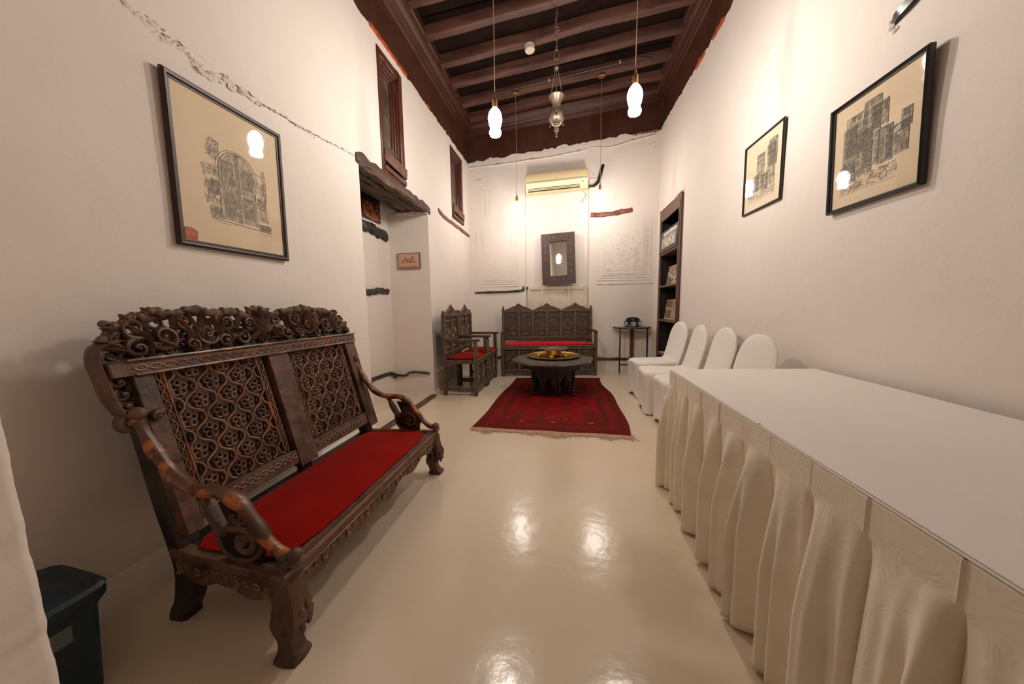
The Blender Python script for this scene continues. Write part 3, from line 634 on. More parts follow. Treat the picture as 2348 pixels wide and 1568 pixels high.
mb = MB(); mb.loft([[acf(x, a, b) for a, b in ((-.150, -.146), (-.1705, -.131), (-.188, -.102), (-.180, -.094), (-.15, -.12))] for x in (-.47, .38)]); mb.build('outlet', M['dark'], ac)
mb = MB(); 
for k, (a, b) in enumerate(((-.185, -.116), (-.176, -.131))): mb.loft([[acf(x, a + c, b + e) for c, e in ((0, 0), (-.004, .006), (.012, .004), (.012, 0))] for x in (-.465, .375)])
mb.build('louver', M['ac2'], ac)
mb = MB(); mb.loft([[acf(x, a, b) for a, b in ((-.199, -.085), (-.2015, -.084), (-.2045, -.055), (-.20, -.055))] for x in (.41, .445)]); mb.build('indicator', M['acgrey'], ac)
mb = MB(); mb.loft([[acf(x, a, b) for a, b in ((-.2055, .02), (-.2065, .02), (-.2065, .027), (-.2055, .027))] for x in (-.03, .03)]); mb.build('badge', M['acgrey'], ac)
mb = MB(); mb.tube(cat([(.345, 5.93, 3.09), (.39, 5.94, 3.10), (.44, 5.95, 3.11), (.50, 5.95, 3.17), (.53, 5.95, 3.26), (.555, 5.97, 3.36), (.58, 6.01, 3.44)], 6), [.014, .014, .014, .014] + [.016 + .012 * min(1, i / 18) for i in range(33)], 8)
t = thing('insulated_pipe', 'black taped pipe curving from the air conditioner up into far wall', 'pipe', (.5, 5.95, 3.1)); mb.build('pipe', M['blackplastic'], t)
mb = MB(); mb.tube(cat([(.34, 5.975, 3.2), (.40, 5.975, 3.235), (.44, 5.975, 3.225), (.52, 5.985, 3.245)], 6), .006, 6); mb.tube(cat([(.34, 5.98, 3.33), (.365, 5.98, 3.24), (.36, 5.98, 3.15)], 5), .006, 6)
mb.build('drain_hose', M['white'], t)
t = thing('peeling_tape', 'curled cream strip peeling off the wall below the air conditioner', 'tape', (.28, 5.98, 2.98))
mb = MB(); P = cat([(.265, 0, 3.05), (.31, 0, 3.01), (.32, 0, 2.96), (.29, 0, 2.91), (.255, 0, 2.86)], 6)
mb.loft([[(p.x - .012, 5.975, p.z), (p.x + .012, 5.985, p.z), (p.x + .012, 5.992, p.z), (p.x - .012, 5.982, p.z)] for p in P]); mb.build('strip', M['ac2'], t)
mb = MB(); mb.tube([(.36, 5.992, 3.1), (.362, 5.992, 2.6), (.352, 5.994, 1.5)], .005, 6); mb.tube([(-.73, 5.992, 3.05), (-.722, 5.992, 2.6), (-.724, 5.994, 1.5)], .004, 6)
mb.build('plaster_bead', M['plaster'], wf)

# ------------------------------------------------------------------ mirror
mr = thing('wall_mirror', 'rectangular mirror in a dark carved wood frame on the far wall', 'mirror', (-.15, YF + .03, 1.95))
MA = Matrix.Translation((-.15, YF - .030, 1.943)) @ Matrix.Rotation(-radians(3.2), 4, 'Z') @ Matrix.Rotation(-radians(2.0), 4, 'Y') @ Matrix.Rotation(-radians(2.45), 4, 'X')
hw, hh = .285, .432; iw, ih = .145, .29
def mf(u, v, d): return MA @ Vector((u, -d, v))
mb = MB()
for p in ([(-hw, -hh), (hw, -hh), (iw, -ih), (-iw, -ih)], [(hw, -hh), (hw, hh), (iw, ih), (iw, -ih)], [(hw, hh), (-hw, hh), (-iw, ih), (iw, ih)], [(-hw, hh), (-hw, -hh), (-iw, -ih), (-iw, ih)]): mb.prism(p, mf, 0, .035)
mb.build('frame', M['mirframe'], mr, bevel=.003)
mb = MB()
for k in range(4):
    a, b = (iw, ih) if k < 2 else (hw - .006, hh - .006); 
for (a, b, wdt) in ((iw + .004, ih + .004, .006), (hw - .004, hh - .004, .005)):
    mb.tube([mf(-a, -b, .036), mf(a, -b, .036), mf(a, b, .036), mf(-a, b, .036)], wdt, 6, closed=True)
mb.build('bead', M['carved'], mr)
mm_ = mat('mirror_frame_relief', (.15, .088, .07), (.09, .05, .04), rough=.45, nscale=30)
def motif(cu, cv, a, b):
    mb = MB(); mb.tube([mf(cu - a, cv - b, .037), mf(cu + a, cv - b, .037), mf(cu + a, cv + b, .037), mf(cu - a, cv + b, .037)], .0045, 5, closed=True)
    mb.prism(rc(cu - a * .45, cu + a * .45, cv - b * .3, cv + b * .3), mf, .03, .043); mb.build('relief_tile', mm_, mr, bevel=.001)
cu = (hw + iw) / 2; cv = (hh + ih) / 2
for sx in (-1, 1):
    for k in range(5): motif(sx * cu, lerp(-ih + .06, ih - .06, k / 4), .035, .048)
    for sz in (-1, 1): motif(sx * cu, sz * cv, .034, .034)
for sz in (-1, 1):
    for k in (-.5, .5): motif(k * .145, sz * cv, .058, .034)
mb = MB(); mb.prism(rc(-iw, iw, -ih, ih), mf, .008, .014); mb.build('mirror_glass', M['mirror'], mr)

# ------------------------------------------------------------------ framed pictures
def framed(name, label, O, U, V, W, Hh, fw, fd, mframe, mpaper, draw, tilt=0.0, parts=None):
    """O = lower left corner of outer frame, U,V unit vectors, N into the room"""
    O = Vector(O); U = Vector(U).normalized(); V = Vector(V).normalized(); N_ = U.cross(V)
    V = (V + N_ * tilt).normalized(); N_ = U.cross(V); c = O + U * W / 2
    t = thing(name, label, 'picture', tuple(O + U * W / 2 + V * 0))
    f = lambda u, v, d: O + U * u + V * v + N_ * (d + .004)
    prof = [(0, 0), (0, fd * .7), (fw * .25, fd), (fw * .6, fd * .85), (fw * .8, fd * .55), (fw, fd * .5), (fw, 0)]
    mb = MB(); secs = []
    for (cu, cv, su, sv) in ((0, 0, 1, 1), (W, 0, -1, 1), (W, Hh, -1, -1), (0, Hh, 1, -1), (0, 0, 1, 1)): secs.append([f(cu + su * a, cv + sv * a, b) for a, b in prof])
    mb.loft(secs, cap=False); mb.build('frame', mframe, t, angle=30)
    mb = MB(); mb.prism(rc(fw * .5, W - fw * .5, fw * .5, Hh - fw * .5), f, 0.001, fd * .3); pp = mb.build('paper', mpaper, t)
    g_ = lambda u, v, d=0.0: f(fw + u * (W - 2 * fw), fw + v * (Hh - 2 * fw), fd * .3 + .0006 + d)
    for nm, mm2, mb2 in draw(g_, (W - 2 * fw), (Hh - 2 * fw)): mb2.build(nm, mm2, pp, smooth=False, solid=2)
    mb = MB(); mb.add([f(fw * .7, fw * .7, fd * .45), f(W - fw * .7, fw * .7, fd * .45), f(W - fw * .7, Hh - fw * .7, fd * .45), f(fw * .7, Hh - fw * .7, fd * .45)], [(0, 1, 2, 3)]); mb.build('glass', M['glass'], t, solid=2, smooth=False)
    return t
class Sk:
    def __init__(s, g_, W, H): s.g = g_; s.W = W; s.H = H; s.l = MB(); s.w1 = MB(); s.w2 = MB()
    def line(s, a, b, wd=.0012, lay=None):
        mb = lay or s.l; p = Vector((a[0] * s.W, a[1] * s.H)); q = Vector((b[0] * s.W, b[1] * s.H)); d = q - p
        if d.length < 1e-6: return
        n = Vector((-d.y, d.x)).normalized() * wd / 2
        mb.add([s.g((x.x) / s.W, (x.y) / s.H, .0006) for x in (p + n, q + n, q - n, p - n)], [(0, 1, 2, 3)])
    def pl(s, pts, wd=.0012):
        for i in range(len(pts) - 1): s.line(pts[i], pts[i + 1], wd)
    def poly(s, pts, dark=False): 
        (s.w2 if dark else s.w1).add([s.g(x, y, .0004 if dark else .0002) for x, y in pts], [tuple(range(len(pts)))])
    def hatch(s, x0, x1, y0, y1, n, ang=.6, wd=.0009, L=.05):
        for _ in range(n):
            x = random.uniform(x0, x1); y = random.uniform(y0, y1); a = ang + random.gauss(0, .5); l = L * random.uniform(.3, 1)
            s.line((x, y), (min(max(x + l * cos(a), x0), x1), min(max(y + l * sin(a), y0), y1)), wd)
    def swirl(s, cx, cy, r, d=1, ph=0, wd=.0012):
        s.pl([(cx + r * (1 - .8 * i / 10) * cos(ph + d * i * .6) / s.W * s.H * 1, cy + r * (1 - .8 * i / 10) * sin(ph + d * i * .6)) for i in range(11)], wd)
    def out(s): return [('shading', M['wash'], s.w1), ('dark_shading', M['wash2'], s.w2), ('pencil_drawing', M['pencil'], s.l)]
def draw_door(g_, W, H):
    # u: 0 = near side (left in the picture)
    s = Sk(g_, W, H); random.seed(21)
    L0, R0, B0, T0 = .235, .80, .17, .66
    # door body with arch
    arch = [(lerp(.34, .70, .5 + .5 * cos(a)), .55 + .155 * sin(a)) for a in [pi * k / 16 for k in range(17)]]
    body = [(.34, .20)] + [(.70, .20)] + [(x, y) for x, y in arch]
    s.poly(body)
    s.poly([(L0, .66), (.30, .76), (.36, .70), (.34, .60), (.28, .60)]); s.poly([(L0 - .01, .44), (.34, .47), (.34, .36), (L0, .34)], True)
    s.poly([(L0, .26), (.32, .27), (.33, .19), (.25, .19)], True); s.poly([(.72, .43), (.80, .42), (.82, .33), (.72, .34)]); s.poly([(.72, .22), (.84, .22), (.84, .17), (.72, .18)], True)
    for (x0, x1, y0, y1) in ((.37, .47, .46, .62), (.57, .67, .46, .60), (.38, .48, .24, .40), (.57, .67, .24, .39)):
        s.poly([(x0, y0), (x1, y0), (x1, y1), (x0, y1)], True)
        for k in (0, .008): s.pl([(x0 - k, y0 - k), (x1 + k, y0 - k), (x1 + k, y1 + k), (x0 - k, y1 + k), (x0 - k, y0 - k)], .0016)
        for i in range(4):
            for j in range(2): s.swirl(lerp(x0, x1, .28 + .44 * j), lerp(y0, y1, .14 + .24 * i), .016, random.choice((-1, 1)), random.random() * 6, .0014)
    s.pl(arch, .003); s.pl([(x * 1.0 + (x - .52) * -.12, y - .015) for x, y in arch], .0016); s.pl([(x + (x - .52) * .14, y + .012) for x, y in arch], .002)
    for x in (.34, .505, .535, .52, .70): s.line((x, .19), (x, .58 if abs(x - .52) > .1 else .70), .0026)
    for y in (.42, .435, .20, .215): s.line((.34, y), (.70, y), .002)
    s.hatch(.34, .70, .19, .62, 330, 1.4, .0011); s.hatch(.42, .62, .60, .70, 70, 1.2, .001)
    s.poly([(.20, .335), (.33, .34), (.335, .29), (.22, .285)]); s.poly([(.19, .55), (.335, .56), (.34, .49), (.205, .48)]); s.poly([(.71, .56), (.80, .55), (.80, .47), (.71, .46)]); s.poly([(.72, .31), (.83, .30), (.84, .24), (.72, .25)])
    s.hatch(.20, .34, .28, .56, 120, 1.2); s.hatch(.71, .83, .24, .56, 110, 1.3); s.hatch(.35, .69, .20, .56, 220, .8, .001)
    for i in range(5):
        y = .22 + i * .1; s.pl([(.23, y), (.28, y + .01), (.335, y - .01)], .002); s.pl([(.71, y), (.77, y - .01), (.83, y + .005)], .002)
    s.hatch(.235, .34, .19, .28, 70); s.hatch(.235, .33, .35, .46, 90); s.hatch(.25, .36, .60, .74, 90, .9); s.hatch(.71, .82, .33, .43, 90); s.hatch(.71, .86, .17, .22, 80); s.hatch(.78, .83, .42, .66, 60, 1.4)
    s.line((.24, .185), (.86, .165), .003); s.line((.27, .165), (.42, .16), .001); s.line((.72, .145), (.86, .14), .001)
    return s.out()
def draw_houses(seed, blocks, base):
    def fn(g_, W, H):
        s = Sk(g_, W, H); random.seed(seed)
        for (x0, x1, y0, y1) in blocks:
            s.poly([(x0, y0), (x1, y0), (x1, y1 - .01), (x0, y1)])
            s.pl([(x0, y0), (x0, y1), (x1, y1 - .01), (x1, y0)], .002)
            n = int((x1 - x0) * (y1 - y0) * 9000); s.hatch(x0, x1, y0, y1, min(520, n), .5, .0012, .04)
            nx = max(1, int((x1 - x0) / .055)); ny = max(1, int((y1 - y0) / .075))
            for i in range(nx):
                for j in range(ny):
                    if random.random() < .82:
                        a = lerp(x0, x1, (i + .18) / nx); b = lerp(x0, x1, (i + .8) / nx); c = lerp(y0, y1, (j + .2) / ny); e = lerp(y0, y1, (j + .75) / ny)
                        s.poly([(a, c), (b, c), (b, e), (a, e)], True); s.pl([(a, c), (b, c), (b, e), (a, e), (a, c)], .0014)
                        s.line((a - .008, e + .006), (b + .008, e + .006), .0022)
                        for q in range(3): s.line((lerp(a, b, (q + .5) / 3), c), (lerp(a, b, (q + .5) / 3), e), .001)
        x0, x1, y0, y1 = base
        s.hatch(x0, x1, y0, y1, 260, .15, .0011, .06)
        for i in range(14):
            x = lerp(x0, x1, random.random()); y = lerp(y0, y1, random.random() * .7); h = random.uniform(.03, .055)
            s.poly([(x - .007, y), (x + .007, y), (x + .005, y + h * .75), (x - .005, y + h * .75)], True); s.poly([(x - .004, y + h * .75), (x + .004, y + h * .75), (x + .004, y + h), (x - .004, y + h)], True)
        s.line((x0, y0 - .012), (x1, y0 - .012), .0012)
        return s.out()
    return fn
# left picture: U runs along +y seen from the room -> left edge is near (small y)
pt = framed('framed_picture', 'large brown framed drawing of an arched carved door on the left wall', (XL + .003, 1.285, 1.447), (0, 1, 0), (0, 0, 1), .608, .745, .030, .022, M['brownframe'], M['paper'], draw_door, tilt=.012)
pt_paper = [c for c in pt.children if c.name.startswith('paper')][0]
mb = MB(); O = Vector((XL + .003 + .0135, 1.285 + .034, 1.447 + .028)); st = [(0, 0), (.05, -.0), (.056, .045), (.03, .06), (.0, .058)]
mb.prism(st, lambda u, v, d: (O.x + d, O.y + u, O.z + v), 0, .001); o = mb.build('sticker', M['orange'], pt); o['label'] = 'orange sticker inside the lower corner'
# right pictures (U runs toward -y: left edge is far)
def rp(y): return xr(y) - .003
def right_pic(name, label, yfar, ynear, z0, z1, fw, fd, mp, draw, tilt):
    a = Vector((rp(yfar), yfar, z0)); b = Vector((rp(ynear), ynear, z0)); return framed(name, label, a, (b - a), (0, 0, 1), (b - a).length, z1 - z0, fw, fd, M['black'], mp, draw, tilt)
right_pic('framed_picture', 'large black framed drawing of tall old houses nearest on the right wall', 2.325, 1.80, 1.652, 2.225, .021, .03, M['paper'],
          draw_houses(31, [(.13, .30, .30, .76), (.16, .42, .48, .86), (.38, .58, .30, .92), (.30, .50, .25, .66), (.56, .72, .28, .60), (.66, .88, .30, .56), (.80, .90, .50, .66), (.10, .30, .22, .40), (.48, .66, .62, .84)], (.1, .78, .13, .26)), .03)
right_pic('framed_picture', 'small black framed drawing of houses near the bookcase on right wall', 3.31, 2.80, 1.89, 2.45, .016, .018, M['paper2'],
          draw_houses(47, [(.34, .56, .25, .78), (.62, .84, .25, .82), (.66, .88, .50, .88), (.26, .40, .25, .50), (.12, .26, .22, .36), (.50, .66, .22, .46)], (.1, .86, .13, .24)), .004)

# sign and calligraphy in the recess
sg = thing('wall_sign', 'small pink framed sign reading AL DIWAN in the doorway recess', 'sign', (-2.01, 4.15, 1.65))
SM = Matrix.Translation((-2.015, 4.148, 1.744)) @ Matrix.Rotation(-radians(0.5), 4, 'Y')
sf = lambda u, v, d: SM @ Vector((u, -d, v))
SW, SH = .152, .0985
mb = MB(); mb.prism(rc(-SW, SW, -SH, SH), sf, -.008, .004); mb.build('board', M['signface'], sg)
mb = MB(); e = .006
for p in (rc(-SW, SW, -SH, -SH + e), rc(-SW, SW, SH - e, SH), rc(-SW, -SW + e, -SH, SH), rc(SW - e, SW, -SH, SH)): mb.prism(p, sf, -.008, .008)
mb.build('border', M['winwood'], sg)
mb = MB()
for k in range(26):
    u = lerp(-.125, .122, k / 25); mb.prism([(u - .004, -.078), (u, -.084), (u + .004, -.078), (u, -.068)], sf, .004, .0055)
mb.prism(rc(-.13, .127, -.088, -.0855), sf, .004, .0055); mb.prism(rc(-.13, .127, -.066, -.0635), sf, .004, .0055); mb.build('pattern_strip', M['signpat'], sg)
def text_mesh(body, size, name, m, parent, fn, bold=0.0):
    c = D.curves.new('txt', 'FONT'); c.body = body; c.size = size; c.space_character = 1.12; c.align_x = 'CENTER'; c.extrude = 0; c.offset = bold; c.resolution_u = 3
    ob = D.objects.new('txt', c); COL.objects.link(ob); bpy.context.view_layer.update()
    me = D.meshes.new_from_object(ob.evaluated_get(bpy.context.evaluated_depsgraph_get())); D.objects.remove(ob); D.curves.remove(c)
    mb = MB(); mb.add([fn(v.co.x, v.co.y, 0) for v in me.vertices], [tuple(p.vertices) for p in me.polygons]); D.meshes.remove(me)
    return mb.build(name, m, parent, smooth=False, solid=2)
text_mesh('AL DIWAN', .036, 'latin_lettering', M['signtext'], sg, lambda x, y, d: sf(x - .005, y - .026, .0055), .0006)
# Arabic word drawn with strokes (al-diwan), right to left
mb = MB()
def stroke(pts, wd, n=5):
    P = cat([(a, b, 0) for a, b in pts], n); mb.tube([sf(p.x, p.y, .0052) for p in P], wd, 5, flat=.3, up=sf(0, 0, 1) - sf(0, 0, 0))
stroke([(.063, .058), (.063, .012)], .0032)                                   # alif
stroke([(.048, .058), (.048, .022), (.042, .011), (.030, .010), (.012, .010)], .0032)      # lam into dal
stroke([(.012, .032), (.024, .030), (.033, .020), (.030, .010)], .0032)               # dal
stroke([(.004, .022), (.002, .012), (-.008, .011), (-.016, .012)], .0030)              # ya tooth
stroke([(-.016, .012), (-.024, .012), (-.031, .018), (-.026, .027), (-.018, .022), (-.018, .010), (-.026, .001), (-.036, .0)], .0030)  # waw
stroke([(-.043, .056), (-.045, .012)], .0032)                                   # alif
stroke([(-.054, .026), (-.055, .010), (-.066, -.001), (-.080, .003), (-.084, .016)], .0032)   # nun
for a, b in ((-.068, .022), (.0, -.001), (-.008, -.001)): mb.ball(sf(a, b, .0055), .0032, 6, 4)
mb.build('arabic_lettering', M['signtext'], sg)
cg = thing('calligraphy_picture', 'dark picture with orange brush calligraphy under the doorway lintel', 'picture', (XB + .01, 3.78, 2.2))
darkbrown = mat('dark_calligraphy_ground', (.02, .012, .006), (.06, .028, .010), rough=.4, nscale=4)
orangeink = mat('orange_ink', (.50, .17, .06), (.36, .11, .035), rough=.5, nscale=12)
cf = lambda u, v, d: (XB + .012 + d, 3.44 + u * .52, 2.175 + v * .275)
mb = MB(); mb.prism(rc(0, 1, 0, 1), cf, -.01, .006); mb.build('board', darkbrown, cg)
mb = MB()
def cs(pts, wd):
    P = cat([(a, b, 0) for a, b in pts], 5); m_ = len(P); mb.tube([cf(p.x, p.y, .0065) for p in P], [wd * (.5 + .5 * sin(pi * (i + .5) / m_)) for i in range(m_)], 5, flat=.2, up=(1, 0, 0))
cs([(.30, .62), (.36, .3), (.45, .12), (.52, .2), (.44, .45)], .011); cs([(.36, .58), (.42, .3), (.5, .1)], .008)
for a, b in ((.42, .62), (.5, .66), (.58, .58), (.47, .48), (.54, .42), (.62, .66), (.66, .55), (.86, .5), (.93, .42), (.9, .3)):
    cs([(a - .03, b), (a, b + .06), (a + .03, b), (a, b - .06), (a - .03, b)], .008)
for k in range(4): cs([(.60 + .06 * k, .62 - .05 * k), (.66 + .055 * k, .34 - .03 * k), (.74 + .05 * k, .12)], .009)
cs([(.34, .42), (.52, .12), (.68, .05), (.82, .10), (.95, .03)], .010); cs([(.5, .3), (.56, .14), (.64, .22), (.58, .3)], .009); cs([(.62, .3), (.68, .12), (.76, .2)], .008); cs([(.84, .62), (.9, .72), (.96, .66)], .008); cs([(.82, .3), (.9, .16), (.98, .14)], .01)
mb.build('calligraphy', orangeink, cg)

# ------------------------------------------------------------------ pendants, lantern, smoke detector
def zc(x): return 4.2 + 0.083 * (x + 1.595)
gp = 'pendant lamps'
def pendant(x, y, ztop, label, gm='glow'):
    t = thing('pendant_lamp', label, 'lamp', (x, y, ztop), 0, gp)
    zz = zc(x)
    mb = MB(); mb.tube([(x, y, ztop + .09), (x + .003, y, ztop + .5), (x, y, zz - .005)], .0035, 6); mb.build('cord', M['cord'], t)
    mb = MB(); mb.lathe([(.005, .115), (.008, .10), (.009, .075), (.020, .065), (.022, .05), (.022, .0), (.018, -.006)], (x, y, ztop), 16); mb.build('socket', M['lampbrass'], t, angle=30)
    mb = MB(); mb.lathe([(.016, 0), (.030, -.012), (.046, -.035), (.055, -.065), (.056, -.09), (.050, -.125), (.041, -.15), (.040, -.165), (.047, -.18), (.049, -.195), (.042, -.212), (.02, -.218)], (x, y, ztop), 20); mb.build('bulb', M[gm], t)
    mb = MB(); mb.lathe([(.01, 0), (.052, 0), (.055, -.006), (.055, -.014), (.03, -.018), (.006, -.02)], (x, y, zz + .0), 20); mb.build('ceiling_rose', M['brass'], t)
pendant(-.583, 2.85, 2.745, 'left hanging bulb of the nearer pair of pendant lamps')
pendant(.502, 2.85, 2.80, 'right hanging bulb of the nearer pair of pendant lamps')
pendant(-.762, 5.27, 2.735, 'left hanging bulb of the far pair, beside the air conditioner', 'glow2')
pendant(.470, 5.27, 2.815, 'right hanging bulb of the far pair, below the black pipe', 'glow2')
lx, ly = -.124, 4.01
ln = thing('hanging_lantern', 'old silver mosque style lantern hanging on a chain between the bulbs', 'lantern', (lx, ly, 3.0), 0)
zb = 3.012; k = 1.0
mb = MB(); mb.lathe([(.004, 0), (.009, .012), (.005, .025), (.012, .034), (.006, .045), (.010, .055), (.026, .07), (.030, .09), (.022, .108), (.026, .114), (.026, .122), (.036, .128), (.038, .136), (.05, .14)], (lx, ly, zb), 18); mb.build('finial', M['lantern'], ln, angle=35)
mb = MB(); mb.lathe([(.03, .135), (.06, .15), (.080, .18), (.088, .215), (.085, .25), (.070, .28), (.05, .295), (.045, .30)], (lx, ly, zb), 24)
g_o = mb.build('globe', M['lantern'], ln, angle=35)
mb = MB()
for q in range(6):
    a = -pi / 2 + q * pi / 3; c = Vector((lx + .088 * cos(a), ly + .088 * sin(a), zb + .21)); R_ = Matrix.Rotation(a + pi / 2, 3, 'Z') @ Matrix.Rotation(pi / 2, 3, 'X'); mb.lathe([(.015, -.002), (.015, .003)], c, 10, R_)
    for dz, da in ((.05, .2), (.055, -.25), (-.03, .3), (-.03, -.3)): a2 = a + da; mb.ball((lx + .083 * cos(a2), ly + .083 * sin(a2), zb + .215 + dz), .004, 6, 4)
mb.build('piercing', M['dark'], g_o)
mb = MB()
for q in range(3):
    a = radians(150 + 120 * q); p = Vector((lx + .085 * cos(a), ly + .085 * sin(a), zb + .265)); mb.tube([p + Vector((cos(a) * .014 * cos(b), sin(a) * .014 * cos(b), .018 * sin(b))) for b in [j * pi / 5 for j in range(10)]], .004, 6, closed=True)
    p.z = zb + .15; mb.ball(p, (.008, .008, .016), 6, 4)
mb.build('lug', M['lantern'], ln)
mb = MB(); mb.lathe([(.045, .295), (.043, .32), (.050, .36), (.066, .40), (.082, .42), (.086, .43), (.082, .435), (.060, .405), (.042, .36), (.036, .30)], (lx, ly, zb), 24, cap=False); mb.build('cup', M['lantern'], ln, angle=35)
ztop = zb + .74
mb = MB(); mb.ball((lx, ly, ztop - .02), (.028, .028, .022), 10, 6); mb.build('crown_cap', M['lantern'], ln)
for q in range(3):
    a = radians(150 + 120 * q); p = Vector((lx + .080 * cos(a), ly + .080 * sin(a), zb + .425)); e_ = Vector((lx + .018 * cos(a), ly + .018 * sin(a), ztop - .025)); mb = MB(); n = 26
    for i in range(n):
        c = p.lerp(e_, (i + .5) / n); d = (e_ - p) / n; s_ = Vector((cos(a + (pi / 2 if i % 2 else 0)), sin(a + (pi / 2 if i % 2 else 0)), 0)) * .0042
        mb.tube([c + d * .65 * cos(b) + s_ * sin(b) for b in [j * pi / 3 for j in range(6)]], .0018, 4, closed=True)
    mb.build('side_chain', M['lantern'], ln)
mb = MB()
def link(c, hh, hw_, r, a):
    s_ = Vector((cos(a), sin(a), 0)) * hw_; mb.tube([Vector(c) + Vector((0, 0, hh * cos(b))) + s_ * sin(b) for b in [j * pi / 6 for j in range(12)]], r, 6, closed=True)
link((lx, ly, ztop + .035), .035, .010, .0035, 1.2); link((lx, ly, ztop + .115), .052, .028, .006, .15)
zt = zc(lx) ; z = ztop + .175; i = 0
while z < zt: link((lx + .004 * sin(i * 1.3), ly, z), .022, .009, .0042, (i % 2) * pi / 2 + .4); z += .034; i += 1
mb.tube([(lx + .013 * cos(q * .9), ly + .013 * sin(q * .9), ztop + .25 + q * .008) for q in range(26)], .0028, 5); link((lx + .018, ly - .01, ztop + .36), .016, .016, .0035, .2)
mb.build('chain', M['lantern'], ln)
sd = thing('smoke_detector', 'round white smoke detector on a ceiling joist left of the lantern chain', 'smoke detector', (-.463, 4.43, zc(-.463)))
zz = zc(-.463) - .002; SR = Matrix.Rotation(-radians(4.75), 3, 'Y')
mb = MB(); mb.lathe([(.060, .004), (.060, -.014), (.050, -.018)], (-.463, 4.43, zz), 24, SR); mb.build('base', M['white'], sd, angle=30)
mb = MB(); mb.lathe([(.044, -.018), (.044, -.026), (.060, -.028), (.062, -.05), (.055, -.062), (.03, -.066), (.0, -.066)], (-.463, 4.43, zz), 24, SR); mb.build('cap', M['white'], sd, angle=30)
cb = thing('ceiling_cable', 'thin grey cable tacked along a ceiling joist near the lantern', 'cable', (0, 4.8, zc(0)))
mb = MB(); mb.tube(cat([(-1.2, 5.22, zc(-1.2) + .02), (-.5, 5.17, zc(-.5) + .01), (0, 5.15, zc(0) + .01), (.5, 5.12, zc(.5) + .01), (1.0, 5.1, zc(1.0) + .01), (1.12, 5.16, zc(1.12) - .03), (1.2, 5.18, zc(1.2) - .03), (1.32, 5.15, zc(1.3) - .0), (1.40, 5.1, zc(1.4) + .05)], 6), .006, 5)
mb.build('cable', cm['slate'], cb)
mb = MB()
for x, y in ((-.26, 5.12), (.69, 5.05)): mb.bb(x - .006, x + .006, y - .012, y + .012, zc(x) - .012, zc(x) + .004); mb.bb(x - .005, x + .005, y + .02, y + .035, zc(x) - .01, zc(x) + .004)
mb.build('cable_clip', titl, cb)
#PART2
# ------------------------------------------------------------------ carved bench on the left
YA = Vector((0, 1, 0))
bn = thing('carved_bench', 'large carved dark wood bench with red velvet seat against the left wall', 'bench', (-1.15, 1.5, 0))
def BP(u, v, w_=0.0): return Vector((-1.385 - .26 * (v - .38) + w_, u, v))
def bprism(poly, w0, w1, name, m, bevel=.003, parent=None):
    mb = MB(); mb.prism(poly, BP, w0, w1); return mb.build(name, m, parent or bn, bevel=bevel)
bprism([(.925, .34), (.985, .34), (.985, .955), (.925, .955)], -.03, .03, 'stile', M['carved'])
bprism([(2.065, .33), (2.16, .33), (2.165, .955), (2.06, .955)], -.03, .03, 'stile', M['carved'])
bprism([(1.455, .34), (1.575, .34), (1.585, .93), (1.465, .93)], -.025, .03, 'stile', M['carved'])
bprism([(.985, .365), (2.065, .360), (2.065, .43), (.985, .43)], -.02, .025, 'bottom_rail', M['carved'])
bprism([(.87, .925), (2.175, .915), (2.175, .968), (.87, .975)], -.03, .035, 'top_rail', M['carved'])
# wavy relief strips
def wavestrip(p, q, amp, wl_, off, name, m, parent, base=BP, r=.0035, both=True):
    L = sqrt((q[0] - p[0]) ** 2 + (q[1] - p[1]) ** 2); n = int(L / wl_ * 10); d = ((q[0] - p[0]) / L, (q[1] - p[1]) / L); nn = (-d[1], d[0]); mb = MB()
    for sg_ in ((1, -1) if both else (1,)):
        mb.tube([base(p[0] + d[0] * L * i / n + nn[0] * amp * sg_ * sin(2 * pi * L * i / n / wl_), p[1] + d[1] * L * i / n + nn[1] * amp * sg_ * sin(2 * pi * L * i / n / wl_), off) for i in range(n + 1)], r, 5)
    for i in range(int(L / wl_ * 2)):
        t = (i + .5) * wl_ / 2; mb.ball(base(p[0] + d[0] * t, p[1] + d[1] * t, off), (.004, amp * .55, amp * .5), 6, 4)
    return mb.build(name, m, parent)
wavestrip((.93, .950), (2.15, .942), .010, .085, .036, 'wavy_carving', M['lattice'], bn)
wavestrip((1.0, .405), (1.45, .405), .010, .07, .027, 'wavy_carving', M['lattice'], bn); wavestrip((1.59, .402), (2.05, .400), .010, .07, .027, 'wavy_carving', M['lattice'], bn)
mb = MB(); mb.tube([BP(.915, .978, .04), BP(2.175, .971, .04)], .006, 6); mb.tube([BP(.93, .927, .038), BP(2.16, .918, .038)], .005, 6); mb.build('bead_moulding', M['arm'], bn)
